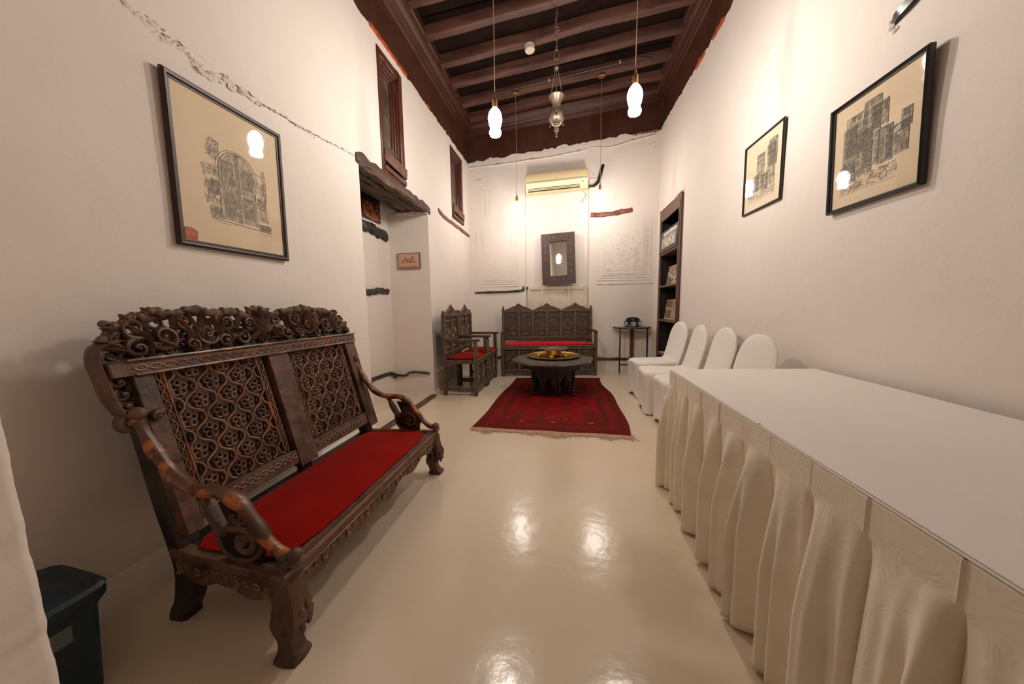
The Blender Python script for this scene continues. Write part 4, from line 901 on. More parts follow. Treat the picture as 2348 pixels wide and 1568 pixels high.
# lattice panels
def lattice(u0, u1, v0, v1):
    o = bprism([(u0 - .01, v0 - .01), (u1 + .01, v0 - .01), (u1 + .01, v1 + .01), (u0 - .01, v1 + .01)], -.022, -.010, 'panel', M['carved'], 0)
    # side borders with wavy leaf
    for a, b in ((u0, u0 + .035), (u1 - .035, u1)):
        bprism([(a, v0), (b, v0), (b, v1), (a, v1)], -.012, .002, 'border', M['carved'], 0, o)
        wavestrip(((a + b) / 2, v0), ((a + b) / 2, v1), .009, .075, .006, 'leaf_carving', M['lattice'], o, r=.0032)
        mb = MB(); e = b if a == u0 else a; mb.tube([BP(e, v0, .004), BP(e, v1, .004)], .0055, 6); mb.build('edge_bead', M['arm'], o)
    a, b = u0 + .042, u1 - .042; W = b - a; nc = 6; s = W / nc; P = s * 2.05; H = v1 - v0
    mb = MB()
    def clampv(v): return max(v0, min(v1, v))
    for k in range(nc + 1):
        sgn = 1 if k % 2 else -1; n = int(H / P * 12); pts = []
        for i in range(n + 1):
            v = v0 + H * i / n; ph = 2 * pi * (v - v0) / P; uu = a + k * s + sgn * s * .47 * (sin(ph) + .10 * sin(3 * ph)); pts.append(BP(max(a, min(b, uu)), v, .006))
        mb.tube(pts, .0052, 6)
    mb.build('lattice', M['lattice'], o)
    mb = MB(); R_ = .0108
    for k in range(nc):
        j = -1; ph0 = (.25 if k % 2 == 0 else .75)
        while True:
            v = v0 + P * (j + ph0); j += 1
            if v > v1 + .04: break
            for (cu, cv, big) in ((a + (k + .5) * s, v, 1), ):
                for vv, ok in ((cv, True), (cv - P * .5, False)):
                    if vv < v0 + .01 or vv > v1 - .01: continue
                    sc_ = 1.12 if ok else .80
                    for q in range(5 if ok else 3):
                        t = 2 * pi * q / (5 if ok else 3) + pi / 2; rr = s * (.30 if ok else .19); c = (cu + rr * cos(t), vv + rr * sin(t) * 1.05)
                        if not (v0 < c[1] < v1): continue
                        mb.tube([BP(c[0] + R_ * sc_ * cos(x), c[1] + R_ * sc_ * sin(x), -.001) for x in [y_ * pi / 4 for y_ in range(8)]], .0050 * (1 if ok else .85), 5, closed=True)
                    mb.tube([BP(cu, vv - s * .42 * sc_, -.002), BP(cu, vv - s * .1 * sc_, .001), BP(cu, vv + s * .12 * sc_, .002)], [.009 * sc_, .007, .011 * sc_], 6)
    mb.build('trefoil_carving', M['carved2'], o)
    return o
lattice(.992, 1.448, .435, .922); lattice(1.592, 2.058, .435, .912)
# crest
outline = [(.86, 1.0), (.875, 1.055), (.916, 1.078), (.927, 1.108), (.955, 1.117), (.984, 1.137), (1.021, 1.142), (1.035, 1.155), (1.063, 1.161), (1.098, 1.15), (1.14, 1.15), (1.173, 1.162), (1.228, 1.165), (1.259, 1.152), (1.315, 1.150),
           (1.357, 1.156), (1.407, 1.143), (1.45, 1.125), (1.463, 1.155), (1.50, 1.165), (1.543, 1.157), (1.565, 1.130), (1.61, 1.135), (1.647, 1.146), (1.725, 1.155), (1.79, 1.163), (1.845, 1.165), (1.89, 1.15), (1.931, 1.152), (2.0, 1.145), (2.046, 1.132), (2.08, 1.105), (2.115, 1.078), (2.155, 1.04), (2.175, .99)]
def htop(u):
    for i in range(len(outline) - 1):
        if outline[i][0] <= u <= outline[i + 1][0]: return lerp(outline[i][1], outline[i + 1][1], (u - outline[i][0]) / (outline[i + 1][0] - outline[i][0]))
    return .97
random.seed(12)
cr = bprism([(.885, .965)] + [(u, min(.965 + (htop(u) - .965) * .42, 1.05) + .008 * sin(u * 60)) for u in [.885 + 1.275 * i / 60 for i in range(61)]] + [(2.16, .965)], -.03, -.014, 'crest', M['carved_dark'], 0)
mb = MB()
op = cat([(a, b, 0) for a, b in outline], 4); 
def inset(p): return (lerp(p.x, 1.52, .018), p.y - .013)
mb.tube([BP(*inset(p), .0) for p in op], [.009 + .006 * abs(sin(i * .9)) for i in range(len(op))], 8, flat=1.4, up=(0, 0, 1))
mb.build('crest_edge', M['carved'], cr)
mb = MB()
def volute(cu, cv, r, dirn, ph, turns=1.25, thick=.011, w0=.0, tail=None):
    pts = []; rad = []; n = 22
    if tail:
        for i in range(6): t = i / 6; pts.append(BP(lerp(tail[0], cu + r * cos(ph), t), lerp(tail[1], cv + r * sin(ph), t), w0 - .006 * (1 - t))); rad.append(thick * (.35 + .65 * t))
    for i in range(n):
        t = i / (n - 1); a = ph + dirn * t * 2 * pi * turns; rr = r * (1 - .80 * t); pts.append(BP(cu + rr * cos(a), cv + rr * sin(a), w0 + .012 * t)); rad.append(thick * (1 - .45 * t))
    mb.tube(pts, rad, 7, flat=1.5, up=(1, 0, 0)); mb.ball(BP(cu, cv, w0 + .014), thick * .8, 8, 5)
def leaf(u, v, ang, L, wd, w0=.008, bend=.4):
    secs = []
    for i in range(7):
        t = i / 6; a = ang + bend * t; c = (u + L * t * cos(ang + bend * t * .5), v + L * t * sin(ang + bend * t * .5)); wv = wd * sin(pi * min(1, .12 + t * .88)) ** .8 + .001; nx_, ny_ = -sin(a), cos(a)
        secs.append([BP(c[0] + nx_ * wv, c[1] + ny_ * wv, w0 - .004), BP(c[0], c[1], w0 + .010 + .006 * sin(t * 3)), BP(c[0] - nx_ * wv, c[1] - ny_ * wv, w0 - .004), BP(c[0], c[1], w0 - .010)])
    mb.loft(secs)
def half(c0, w_, mir):
    m_ = -1 if mir else 1
    def U(x): return c0 + m_ * x * w_
    # x from 0 (centre of half) to 1
    for (x, v, r, d, ph) in ((-.42, 1.05, .052, 1, 3.6), (-.15, 1.105, .036, -1, .2), (.10, 1.05, .050, -1, -.4), (.42, 1.095, .044, 1, 2.2), (.62, 1.02, .036, -1, 1.0), (.80, 1.085, .036, 1, 4.0), (-.70, 1.09, .040, -1, 5.0), (-.72, 1.015, .034, 1, 1.6), (-.12, 1.01, .030, 1, 4.4), (.34, 1.01, .030, 1, 0.5)):
        if v + r > htop(U(x)) - .002: v = htop(U(x)) - r - .002
        volute(U(x), v, r, d * m_, ph if not mir else pi - ph, thick=.0115 * (.75 + r * 5), tail=(U(x) + m_ * r * 2.0 * cos(ph + 2.2), v - r * .8))
    for (x, v, a, L, wd) in ((-.05, 1.03, 1.9, .10, .016), (.02, 1.03, 1.2, .10, .016), (.0, 1.03, 1.57, .12, .012), (-.3, 1.0, 2.4, .08, .013), (.26, 1.03, .9, .10, .015), (.28, 1.04, 1.5, .09, .012), (.55, 1.06, .9, .08, .012), (.75, 1.0, .5, .09, .012), (-.55, 1.04, 2.2, .09, .014), (-.58, 1.03, 1.5, .10, .012), (-.85, 1.02, 2.5, .08, .012), (.9, 1.04, 1.2, .06, .010), (-.3, 1.08, 1.2, .06, .010)):
        u = U(x); L = min(L, max(.03, (htop(u) - v))); leaf(u, v, a if not mir else pi - a, L, wd, .010, .45 * m_)
half(1.195, .30, False); half(1.835, .30, True)
random.seed(44)
for i in range(64):
    u = lerp(.90, 2.15, (i + .5) / 64) + random.uniform(-.01, .01); v = 1.0 + .05 * (i % 3) + random.uniform(-.012, .012); r = random.uniform(.022, .036)
    if v + r > htop(u) - .004: v = htop(u) - r - .004
    volute(u, v, r, random.choice((-1, 1)), random.uniform(0, 6.28), 1.0, .0085, -.022)
for i in range(90):
    u = lerp(.90, 2.15, (i + .5) / 90); v = .985 + .13 * random.random(); a = random.uniform(.5, 2.64); L = min(.075, max(.03, htop(u) - v)); leaf(u, v, a, L, random.uniform(.009, .015), -.006 + .012 * random.random(), random.choice((-.9, .9)))
for i in range(34):
    u = lerp(.89, 2.16, (i + .5) / 34); leaf(u, htop(u) - .035, 1.57 + .9 * sin(i * 1.7), .048, .014, .004, .8 * sin(i * 1.7))
for a in (1.57, 1.15, 2.0, .75, 2.4): leaf(1.513, 1.03, a, .13 - .04 * abs(a - 1.57), .018, .012, (a - 1.57) * .3)
mb.build('scroll_carving', M['carved'], cr)
# left side wing with end scroll
wg = bprism([(.872, .80), (.925, .80), (.925, .935), (.872, .93)], -.03, -.016, 'wing', M['carved_dark'], 0)
mb = MB(); P = cat([(.93, 1.045, 0), (.875, 1.03, 0), (.857, .985, 0), (.860, .93, 0), (.862, .87, 0), (.872, .82, 0), (.884, .79, 0)], 6)
mb.tube([BP(p.x, p.y, -.002) for p in P], [.010 + .004 * sin(pi * i / len(P)) for i in range(len(P))], 8, flat=2.2, up=(1, 0, 0))
for v in (.905, .87, .835, .80): leaf(.918, v, 3.6, .05, .010, .004, -.8)
for k2, v in enumerate((.91, .865, .825)): volute(.893, v, .021, 1, 2.2, 1.0, .0075, .004)
volute(.884, .765, .026, 1, 1.6, 1.2, .013, .0); leaf(.91, .80, 3.9, .05, .014, .01, .6); mb.ball(BP(.880, .762, -.004), (.020, .024, .026))
mb.build('scroll_carving', M['carved'], wg)
mb = MB(); volute(.95, .775, .016, 1, .5, 1.0, .012, .03); mb.ball(BP(.965, .785, .03), (.016, .018, .016)); mb.build('corner_knop', M['carved'], bn)
# back legs / posts
def postloft(pts, wx, wy, name, m, parent, bev=.004, n=6):
    P = cat(pts, n); mb = MB(); secs = []
    for i, p in enumerate(P):
        t = i / (len(P) - 1); a = wx(t) if callable(wx) else wx; b = wy(t) if callable(wy) else wy
        secs.append([p + Vector((cx_ * a, cy_ * b, 0)) for cx_, cy_ in ((-1, -.7), (-.7, -1), (.7, -1), (1, -.7), (1, .7), (.7, 1), (-.7, 1), (-1, .7))])
    mb.loft(secs); return mb.build(name, m, parent, angle=35)
for yv in (.950, 2.100):
    postloft([(-1.545, yv, .92), (-1.50, yv, .70), (-1.445, yv, .45), (-1.405, yv, .30), (-1.385, yv, .20), (-1.40, yv, .09), (-1.43, yv, .03), (-1.435, yv, 0)], lambda t: .028 + .012 * min(1, t * 1.6), .036, 'rear_leg', M['carved_dark'], bn)
postloft([(-1.40, 1.52, .40), (-1.385, 1.52, .27)], .02, .035, 'rear_support', M['carved_dark'], bn)
# front legs, carved
def front_leg(yv, outy):
    mb = MB(); secs = []
    P = cat([(-.915, yv, .27), (-.905, yv, .20), (-.895, yv + outy * .01, .155), (-.905, yv, .115), (-.918, yv, .08), (-.912, yv + outy * .004, .045), (-.902, yv + outy * .012, .015), (-.900, yv + outy * .014, 0)], 4)
    for i, p in enumerate(P):
        t = i / (len(P) - 1); wv = .043 + .010 * math.exp(-((t - .38) / .12) ** 2) - .012 * math.exp(-((t - .70) / .14) ** 2) + .004 * (t > .85)
        secs.append([p + Vector((wv * cos(q) * (1 / max(abs(cos(q)), abs(sin(q))) ** .6), wv * .92 * sin(q) * (1 / max(abs(cos(q)), abs(sin(q))) ** .6), 0)) for q in [k2 * pi / 8 for k2 in range(16)]])
    mb.loft(secs); o = mb.build('front_leg', M['carved'], bn, angle=50)
    mb = MB()
    for z, r in ((.165, .017), (.135, .019), (.108, .014)):
        for a in (-.9, -.3, .3, .9, 1.6, -1.6, 2.4, -2.4): mb.ball((-.900 + (.045 + .004) * cos(a), yv + .047 * sin(a), z + .004 * sin(a * 5)), (r * .6, r * .8, r), 7, 5)
    mb.build('knee_carving', M['carved'], o)
front_leg(.885, -1); front_leg(2.115, 1)
# seat frame
mb = MB(); mb.bb(-.945, -.885, .845, 2.16, .262, .298); mb.build('front_rail', M['carved'], bn, bevel=.006)
mb = MB(); mb.beam((-1.415, .93, .279), (-.93, .873, .279), .045, .034); mb.build('side_rail', M['carved'], bn, bevel=.005)
mb = MB(); mb.beam((-1.415, 2.10, .279), (-.93, 2.135, .279), .045, .034); mb.build('side_rail', M['carved'], bn, bevel=.005)
mb = MB(); mb.bb(-1.425, -1.39, .95, 2.08, .262, .292); mb.build('back_rail', M['carved_dark'], bn, bevel=.004)
mb = MB(); mb.add([(x, y, z) for z in (.268, .290) for x, y in ((-1.40, .945), (-.93, .885), (-.93, 2.125), (-1.40, 2.085))], [(0, 1, 2, 3), (4, 7, 6, 5), (0, 4, 5, 1), (1, 5, 6, 2), (2, 6, 7, 3), (3, 7, 4, 0)]); mb.build('seat_board', M['carved_dark'], bn)
mb = MB(); n = 130
for i in range(n): mb.ball((-.908, lerp(.87, 2.14, i / (n - 1)), .299), (.006, .0042, .004), 5, 3)
tag(mb.build('bead_row', M['lattice'], bn), kind='stuff')
mb = MB(); mb.tube([(-.888, .85, .296), (-.888, 2.157, .296)], .006, 6); mb.tube([(-.886, .85, .262), (-.886, 2.157, .262)], .006, 6); mb.build('bead_moulding', M['lattice'], bn)
def apron(fn, L, name, flip=False):
    poly = [(0, .265)]
    n = 80
    for i in range(n + 1):
        t = i / n; c = abs(t - .5) * 2; nl = max(2, round(L / .26)); z = .222 - .030 * (sin(pi * t * nl) ** 2) + (.012 if c > .85 else 0) - .010 * math.exp(-((t - .5) / .05) ** 2); poly.append((t * L, z))
    poly.append((L, .265)); mb = MB(); mb.prism(poly, fn, -.012, .012); o = mb.build(name, M['carved'], bn, angle=30)
    mb = MB(); random.seed(6)
    for i in range(int(L / .045)):
        u = (i + .5) * .045; z = .243 + .004 * sin(i * 1.9); r = .016
        s_ = 1 if i % 2 else -1
        mb.tube([fn(u + s_ * r * (1 - .8 * q / 9) * cos(q * .75 + 1), z + r * .8 * (1 - .8 * q / 9) * sin(q * .75 + 1), .014) for q in range(10)], .0042, 5)
        if i % 3 == 0: mb.ball(fn(u, .226, .012), (.012, .014, .010), 6, 4)
    mb.build('leaf_carving', M['lattice'], o)
apron(lambda u, v, d: Vector((-.90 + d, .87 + u, v)), 1.27, 'apron')
apron(lambda u, v, d: Vector((-1.38 + u, .912 - u * .11 - d, v)), .46, 'apron'); apron(lambda u, v, d: Vector((-1.38 + u, 2.14 + d, v)), .46, 'apron')
# cushion
def cushion(x0, x1, y0, y1, z0, edge, crown, m, parent, name='cushion', n=24, p=5):
    cx_, cy_ = (x0 + x1) / 2, (y0 + y1) / 2; a, b = (x1 - x0) / 2, (y1 - y0) / 2; mb = MB(); secs = []; K = 48
    for j in range(n):
        t = j / (n - 1); 
        if t < .25: s_ = 1 - .02 * cos(t * 4 * pi / 2); z = z0 + edge * sin(t * 4 * pi / 2) * .8
        else: q = (t - .25) / .75; s_ = 1 - q * .999; z = z0 + edge * .8 + crown * (1 - (1 - min(1, q * 1.0)) ** 2.6)
        ring = []
        for k in range(K):
            an = 2 * pi * k / K; c_, s2 = cos(an), sin(an); r = (abs(c_) ** p + abs(s2) ** p) ** (-1 / p); ring.append((cx_ + a * s_ * r * c_, cy_ + b * s_ * r * s2, z))
        secs.append(ring)
    mb.loft(secs); return mb.build(name, m, parent, angle=80)
cushion(-1.365, -.925, .915, 2.10, .290, .018, .030, M['velvet'], bn, p=7)
# arms
def arm(yv, wd):
    mb = MB(); pts = [(-1.47, .79), (-1.455, .745), (-1.42, .68), (-1.385, .63), (-1.34, .575), (-1.27, .538), (-1.20, .535), (-1.14, .53), (-1.08, .495), (-1.03, .43), (-.99, .375), (-.94, .335), (-.895, .325)]
    P = cat([(a, yv, b) for a, b in pts], 5); n = len(P)
    mb.tube(P, [.013 + .0055 * sin(pi * i / n) + .002 * sin(i * .7) for i in range(n)], 10, flat=wd, up=(0, 1, 0)); o = mb.build('arm', M['arm'], bn)
    mb = MB(); mb.ball((-1.468, yv, .795), (.026, .026, .026), 12, 8); mb.ball((-.893, yv, .333), (.024, .028, .024), 12, 8); mb.ball((-.885, yv, .312), (.020, .030, .014), 10, 6); mb.build('arm_scroll', M['carved'], o)
    mb = MB()
    def sp(cx_, cz, r, d, ph, th, turns=1.2, tail=None):
        pts = [] if not tail else cat([(a, yv, b) for a, b in tail], 4)
        rad = [th * (.35 + .65 * min(1, k2 / 4)) for k2 in range(len(pts))]
        for i in range(20): t = i / 19; a = ph + d * t * 2 * pi * turns; rr = r * (1 - .8 * t); pts.append(Vector((cx_ + rr * cos(a), yv, cz + rr * sin(a)))); rad.append(th * (1 - .4 * t))
        mb.tube(pts, rad, 8, flat=1.5, up=(0, 1, 0)); mb.ball((cx_, yv, cz), (th, th * 1.6, th), 8, 5)
    sp(-1.075, .37, .052, -1, 2.0, .018, 1.3, [(-1.23, .52), (-1.205, .47), (-1.16, .40), (-1.13, .415)])
    sp(-1.08, .455, .030, 1, 2.4, .014, 1.1, [(-1.13, .40), (-1.12, .43)])
    sp(-1.225, .515, .020, 1, 0, .010, .9)
    P = cat([(-1.00, yv, .40), (-1.01, yv, .35), (-1.05, yv, .305), (-1.12, yv, .300), (-1.17, yv, .34), (-1.18, yv, .40)], 5); mb.tube(P, .011, 8, flat=1.4, up=(0, 1, 0))
    mb.build('arm_scroll_support', M['carved'], o)
    mb = MB(); mb.prism([(-1.16, .30), (-1.01, .30), (-1.0, .39), (-1.05, .46), (-1.10, .50), (-1.17, .50), (-1.14, .43), (-1.17, .38)], lambda u, v, d: Vector((u, yv + d, v)), -.007, .007); mb.build('arm_panel', M['carved_dark'], o, bevel=.003)
arm(.905, 1.5); arm(2.125, 1.3)

# ------------------------------------------------------------------ carved settee and armchairs
def beadpost(mb, p, q, r, n):
    p = Vector(p); q = Vector(q); mb.tube([p.lerp(q, i / n) for i in range(n + 1)], [r * (1.0 if i % 2 else .55) for i in range(n + 1)], 6)
def rosette(mb, fn, cx_, cz, r, n=14):
    for k in range(n):
        a = 2 * pi * k / n; b = a + pi / n * .9; mb.add([fn(cx_ + r * .22 * cos(a + pi / n * .4), cz + r * .22 * sin(a + pi / n * .4), 0), fn(cx_ + r * cos(a), cz + r * sin(a), 0), fn(cx_ + r * 1.06 * cos((a + b) / 2), cz + r * 1.06 * sin((a + b) / 2), .009), fn(cx_ + r * cos(b), cz + r * sin(b), 0)], [(0, 1, 2), (0, 2, 3)])
    mb.ball(fn(cx_, cz, .003), (.010, .008, .010), 8, 5)
    mb.tube([fn(cx_ + r * 1.22 * cos(q), cz + r * 1.22 * sin(q), .002) for q in [j * pi / 8 for j in range(16)]], .003, 4, closed=True)
def carved_seat(root, W, dep, ncrest, npan, zs, zarm, zb0, zb1, ztop, crestH, vel, pw=.045, armlab=None):
    """local: x width, y depth (front 0), z up"""
    S = M['settee']; h = pw / 2
    def B(name, *bx, m=S, bev=.004):
        mb = MB(); mb.bb(*bx); return mb.build(name, m, root, local=True, bevel=bev)
    for x in (h, W - h):
        mb = MB(); mb.bb(x - h, x + h, 0, pw, .0, zarm - .025); o = mb.build('front_post', S, root, local=True, bevel=.004)
        mb = MB(); beadpost(mb, (x, -.003, .05), (x, -.003, zarm - .05), .011, 46); beadpost(mb, (x + (-1 if x < W / 2 else 1) * (h + .002), h, .05), (x + (-1 if x < W / 2 else 1) * (h + .002), h, zarm - .05), .010, 46); mb.build('bead_strip', M['sbead'], o, local=True)
        mb = MB(); mb.bb(x - h, x + h, dep - pw, dep, 0, ztop); mb.lathe([(.014, 0), (.010, .006), (.018, .018), (.016, .034), (.004, .042)], (x, dep - h, ztop), 10); o = mb.build('back_post', S, root, local=True, bevel=.003)
        mb = MB(); beadpost(mb, (x, dep - pw - .003, zs + .06), (x, dep - pw - .003, ztop - .02), .011, 44); mb.build('bead_strip', M['sbead'], o, local=True)
        B('arm', x - h * 1.05, x + h * 1.05, -.04, dep - pw, zarm - .028, zarm + .005, bev=.007)
        B('side_rail', x - .016, x + .016, pw, dep - pw, zs - .055, zs - .005); B('side_stretcher', x - .015, x + .015, pw, dep - pw, .055, .095)
        mb = MB(); beadpost(mb, (x, -.03, zarm - .012), (x, dep - pw, zarm - .012), .016, 30); mb.build('arm_bead', S, root, local=True)
    B('seat_rail', -.003, W + .003, -.015, .035, zs - .055, zs)
    mb = MB(); beadpost(mb, (0, -.018, zs - .008), (W, -.018, zs - .008), .008, int(W * 50)); beadpost(mb, (0, -.016, zs - .05), (W, -.016, zs - .05), .007, int(W * 50)); mb.build('rail_bead', M['sbead'], root, local=True)
    B('seat_board', .01, W - .01, .03, dep - .02, zs - .03, zs - .005, m=M['carved_dark'])
    B('back_rail', pw, W - pw, dep - .04, dep - .01, zb0 - .05, zb0 + .01)
    B('bottom_rail', pw, W - pw, .005, .035, .05, .115); B('top_rail', pw, W - pw, dep - .045, dep - .01, zb1 - .01, zb1 + .02)
    mb = MB(); beadpost(mb, (pw, dep - .047, zb1 + .006), (W - pw, dep - .047, zb1 + .006), .008, int(W * 45)); beadpost(mb, (pw, dep - .042, zb0), (W - pw, dep - .042, zb0), .007, int(W * 45)); beadpost(mb, (pw, .002, .108), (W - pw, .002, .108), .007, int(W * 45)); mb.build('rail_bead', M['sbead'], root, local=True)
    w0, w1 = pw, W - pw; s = (w1 - w0) / npan
    for k in range(npan):
        a, b = w0 + k * s, w0 + (k + 1) * s
        for (z0, z1, yy, nm) in ((zb0, zb1, dep - .03, 'back_panel'), (.11, zs - .05, .018, 'front_panel')):
            mb = MB(); mb.bb(a, b, yy, yy + .014, z0, z1); o = mb.build(nm, M['spanel'], root, local=True)
            mb = MB(); e = .022; f = lambda x, z, d: (x, yy - d, z)
            for q in (rc(a + .008, a + e, z0 + .01, z1 - .01), rc(b - e, b - .008, z0 + .01, z1 - .01), rc(a + e, b - e, z0 + .01, z0 + .026), rc(a + e, b - e, z1 - .026, z1 - .01)): mb.prism(q, f, -.002, .007)
            mb.build('panel_frame', S, o, local=True)
            mb = MB(); cz = (z0 + z1) / 2; r = min(s * .30, .075); rosette(mb, f, (a + b) / 2, cz, r)
            for sg_ in (-1, 1):
                for q in range(4): mb.ball(f((a + b) / 2 + (q - 1.5) * s * .13, cz + sg_ * (z1 - z0) * .36, 0), (s * .05, .006, .012), 6, 4)
            mb.build('rosette_carving', M['sbead'], o, local=True)
    for k in range(1, npan):
        x = w0 + k * s
        for (z0, z1, yy) in ((zb0, zb1, dep - .04), (.11, zs - .05, .006)):
            mb = MB(); mb.bb(x - .010, x + .010, yy, yy + .02, z0, z1); beadpost(mb, (x, yy - .002, z0), (x, yy - .002, z1), .012, 34); mb.build('bead_stile', M['sbead'], root, local=True)
    cwid = (w1 - w0) / ncrest
    shape = [(0, 0), (.02, .10), (.10, .22), (.20, .42), (.30, .56), (.38, .66), (.44, .86), (.5, 1), (.56, .86), (.62, .66), (.70, .56), (.80, .42), (.90, .22), (.98, .10), (1, 0)]
    for k in range(ncrest):
        a = w0 + k * cwid; f = lambda x, z, d: (x, dep - .03 - d, z)
        mb = MB(); mb.prism([(a + cwid * u, zb1 + .018 + crestH * v) for u, v in shape], f, -.012, .006); o = mb.build('crest', S, root, local=True)
        mb = MB()
        mb.tube([f(a + cwid * lerp(.5, u, .93), zb1 + .018 + crestH * v * .92, .007) for u, v in shape], .006, 6)
        for q in range(5):
            for sg_ in (-1, 1):
                x = a + cwid * (.5 + sg_ * (.05 + q * .08)); hgt = crestH * (.55 - q * .1)
                mb.tube([f(x, zb1 + .025, .007), f(x + sg_ * .012, zb1 + .03 + hgt * .6, .009), f(x - sg_ * .004, zb1 + .03 + hgt, .007)], [.007, .006, .003], 5)
        mb.build('leaf_carving', M['lattice'], o, local=True)
    cushion(.02 if W > 1 else .04, W - .02 if W > 1 else W - .04, -.005, dep - .05, zs - .004, .02, .035, vel, root, n=18, p=6).matrix_parent_inverse = Matrix.Identity(4)
WM_fix = True
def seat_thing(name, label, cat_, loc, rz, group=None):
    return thing(name, label, cat_, loc, rz, group)
# cushion() builds in world space, so give it world-space corners by temporarily faking an identity parent
_old = MB.build
def _build(s, name, m, parent=None, **k):
    if name == 'cushion' and parent is not None and parent.get('local'): k['local'] = True
    return _old(s, name, m, parent, **k)
MB.build = _build
st_ = thing('carved_settee', 'long dark carved wooden settee with crimson seat standing against the far wall', 'settee', (-1.054, 5.311, 0), atan2(.213, 1.534)); st_['local'] = 1
carved_seat(st_, 1.549, .44, 3, 6, .505, .738, .605, 1.05, 1.10, .125, M['velvet2']); del st_['local']
ch = thing('carved_armchair', 'nearer of two dark carved armchairs with red seats along the left wall', 'armchair', (-1.13, 4.075, 0), pi / 2, 'carved armchairs'); ch['local'] = 1
carved_seat(ch, .595, .455, 1, 2, .475, .735, .55, 1.03, 1.06, .13, M['velvet']); del ch['local']
dup(ch, (-1.125, 4.70, 0), pi / 2, 'farther carved armchair with red seat, between the first armchair and the settee')

# ------------------------------------------------------------------ octagonal coffee table with brass
tx, ty = -.185, 4.44; TZ = .452
tb = thing('octagonal_table', 'low dark octagonal carved table standing on the red rug', 'table', (tx, ty, 0))
def octo(r, z, off=15): return [(tx + r * cos(radians(off + 45 * k)), ty + r * sin(radians(off + 45 * k)), z) for k in range(8)]
mb = MB(); mb.loft([octo(.50, TZ - .045), octo(.535, TZ - .035), octo(.55, TZ - .02), octo(.55, TZ - .006), octo(.54, TZ)]); mb.build('tabletop', M['tabletop'], tb, angle=25)
mb = MB(); P = octo(.505, TZ + .001)
mb.tube(P, .005, 6, closed=True); mb.tube(octo(.545, TZ - .012), .005, 6, closed=True); mb.build('edge_bead', M['carved'], tb)
mb = MB(); mb.loft([octo(.40, TZ - .12), octo(.41, TZ - .04)]); mb.build('apron', M['carved_dark'], tb, bevel=.004)
for k in range(8):
    a = radians(15 + 45 * k); b = radians(15 + 45 * (k + 1)); p = Vector((tx + .27 * cos(a), ty + .27 * sin(a), 0)); q = Vector((tx + .27 * cos(b), ty + .27 * sin(b), 0)); n_ = ((p + q) / 2 - Vector((tx, ty, 0))).normalized(); L = (q - p).length; d = (q - p) / L
    arch = [(0, .010), (L * .2, .010), (L * .2, .17), (L * .3, .215), (L * .42, .225), (L * .5, .25), (L * .58, .225), (L * .7, .215), (L * .8, .17), (L * .8, .010), (L, .010), (L, .36), (0, .36)]
    mb = MB(); mb.prism(arch, lambda u, v, w_: p + d * u + n_ * w_ + Vector((0, 0, v)), -.012, .012); mb.build('arched_panel', M['carved_dark'], tb)
def bobbin(mb, x, y, z0, z1, r, n):
    prof = []
    for i in range(n * 6 + 1):
        t = i / (n * 6); prof.append((r * (.42 + .58 * abs(sin(pi * t * n)) ** .8), lerp(z0, z1, t)))
    mb.lathe(prof, (x, y, 0), 12)
for a in (-42, 48, 138, 228):
    mb = MB(); bobbin(mb, tx + .36 * cos(radians(a)), ty + .36 * sin(radians(a)), .0095, TZ - .10, .026, 8); mb.build('leg', M['carved_dark'], tb)
ty2 = 4.59; tx2 = -.18
tr = thing('brass_tray', 'large round brass tray lying on the octagonal table', 'tray', (tx2, ty2 - .04, TZ))
mb = MB(); mb.lathe([(.0, .003), (.30, .003), (.335, .006), (.352, .018), (.360, .026), (.357, .029), (.345, .021), (.33, .011), (.30, .008), (0, .008)], (tx2, ty2 - .04, TZ + .001), 56); mb.build('dish', M['brass'], tr, angle=60)
mb = MB(); 
for r in (.30, .20): mb.tube([(tx2 + r * cos(q), ty2 - .04 + r * sin(q), TZ + .0095) for q in [j * 2 * pi / 48 for j in range(48)]], .002, 4, closed=True)
mb.build('engraved_ring', M['brass'], tr)
bw = thing('metal_bowl', 'wide rimmed tinned copper bowl standing on the brass tray', 'bowl', (tx2, ty2, TZ + .01))
zb_ = TZ + .0095
mb = MB(); mb.lathe([(.0, 0), (.075, 0), (.092, .012), (.105, .035), (.112, .085), (.118, .093), (.105, .085), (.085, .015), (0, .008)], (tx2, ty2, zb_), 40); mb.build('basin', M['brass'], bw, angle=60)
mb = MB(); mb.lathe([(.108, .087), (.13, .097), (.20, .107), (.206, .111), (.20, .114), (.15, .108), (.115, .101), (.112, .091)], (tx2, ty2, zb_), 48, cap=False); mb.lathe([(.0, .090), (.118, .092), (.118, .096), (0, .096)], (tx2, ty2, zb_), 32); mb.build('rim', M['copper'], bw, angle=60)
def cup(px, py, label):
    c = thing('brass_cup', label, 'cup', (px, py, TZ + .0095), 0, 'small brass cups on the tray')
    mb = MB(); mb.lathe([(.0, 0), (.022, 0), (.024, .006), (.034, .020), (.040, .034), (.037, .035), (.030, .022), (.018, .008), (0, .006)], (px, py, TZ + .0095), 18); mb.build('body', M['brass'], c, angle=60)
    mb = MB(); mb.lathe([(0, .026), (.033, .026), (.033, .028), (0, .029)], (px, py, TZ + .0095), 18); mb.build('content', M['white'], c)
cup(-.375, 4.46, 'small brass cup left of the bowl on the tray'); cup(-.015, 4.44, 'small brass cup right of the bowl on the tray'); cup(-.195, 4.335, 'small brass cup in front of the bowl on the tray')

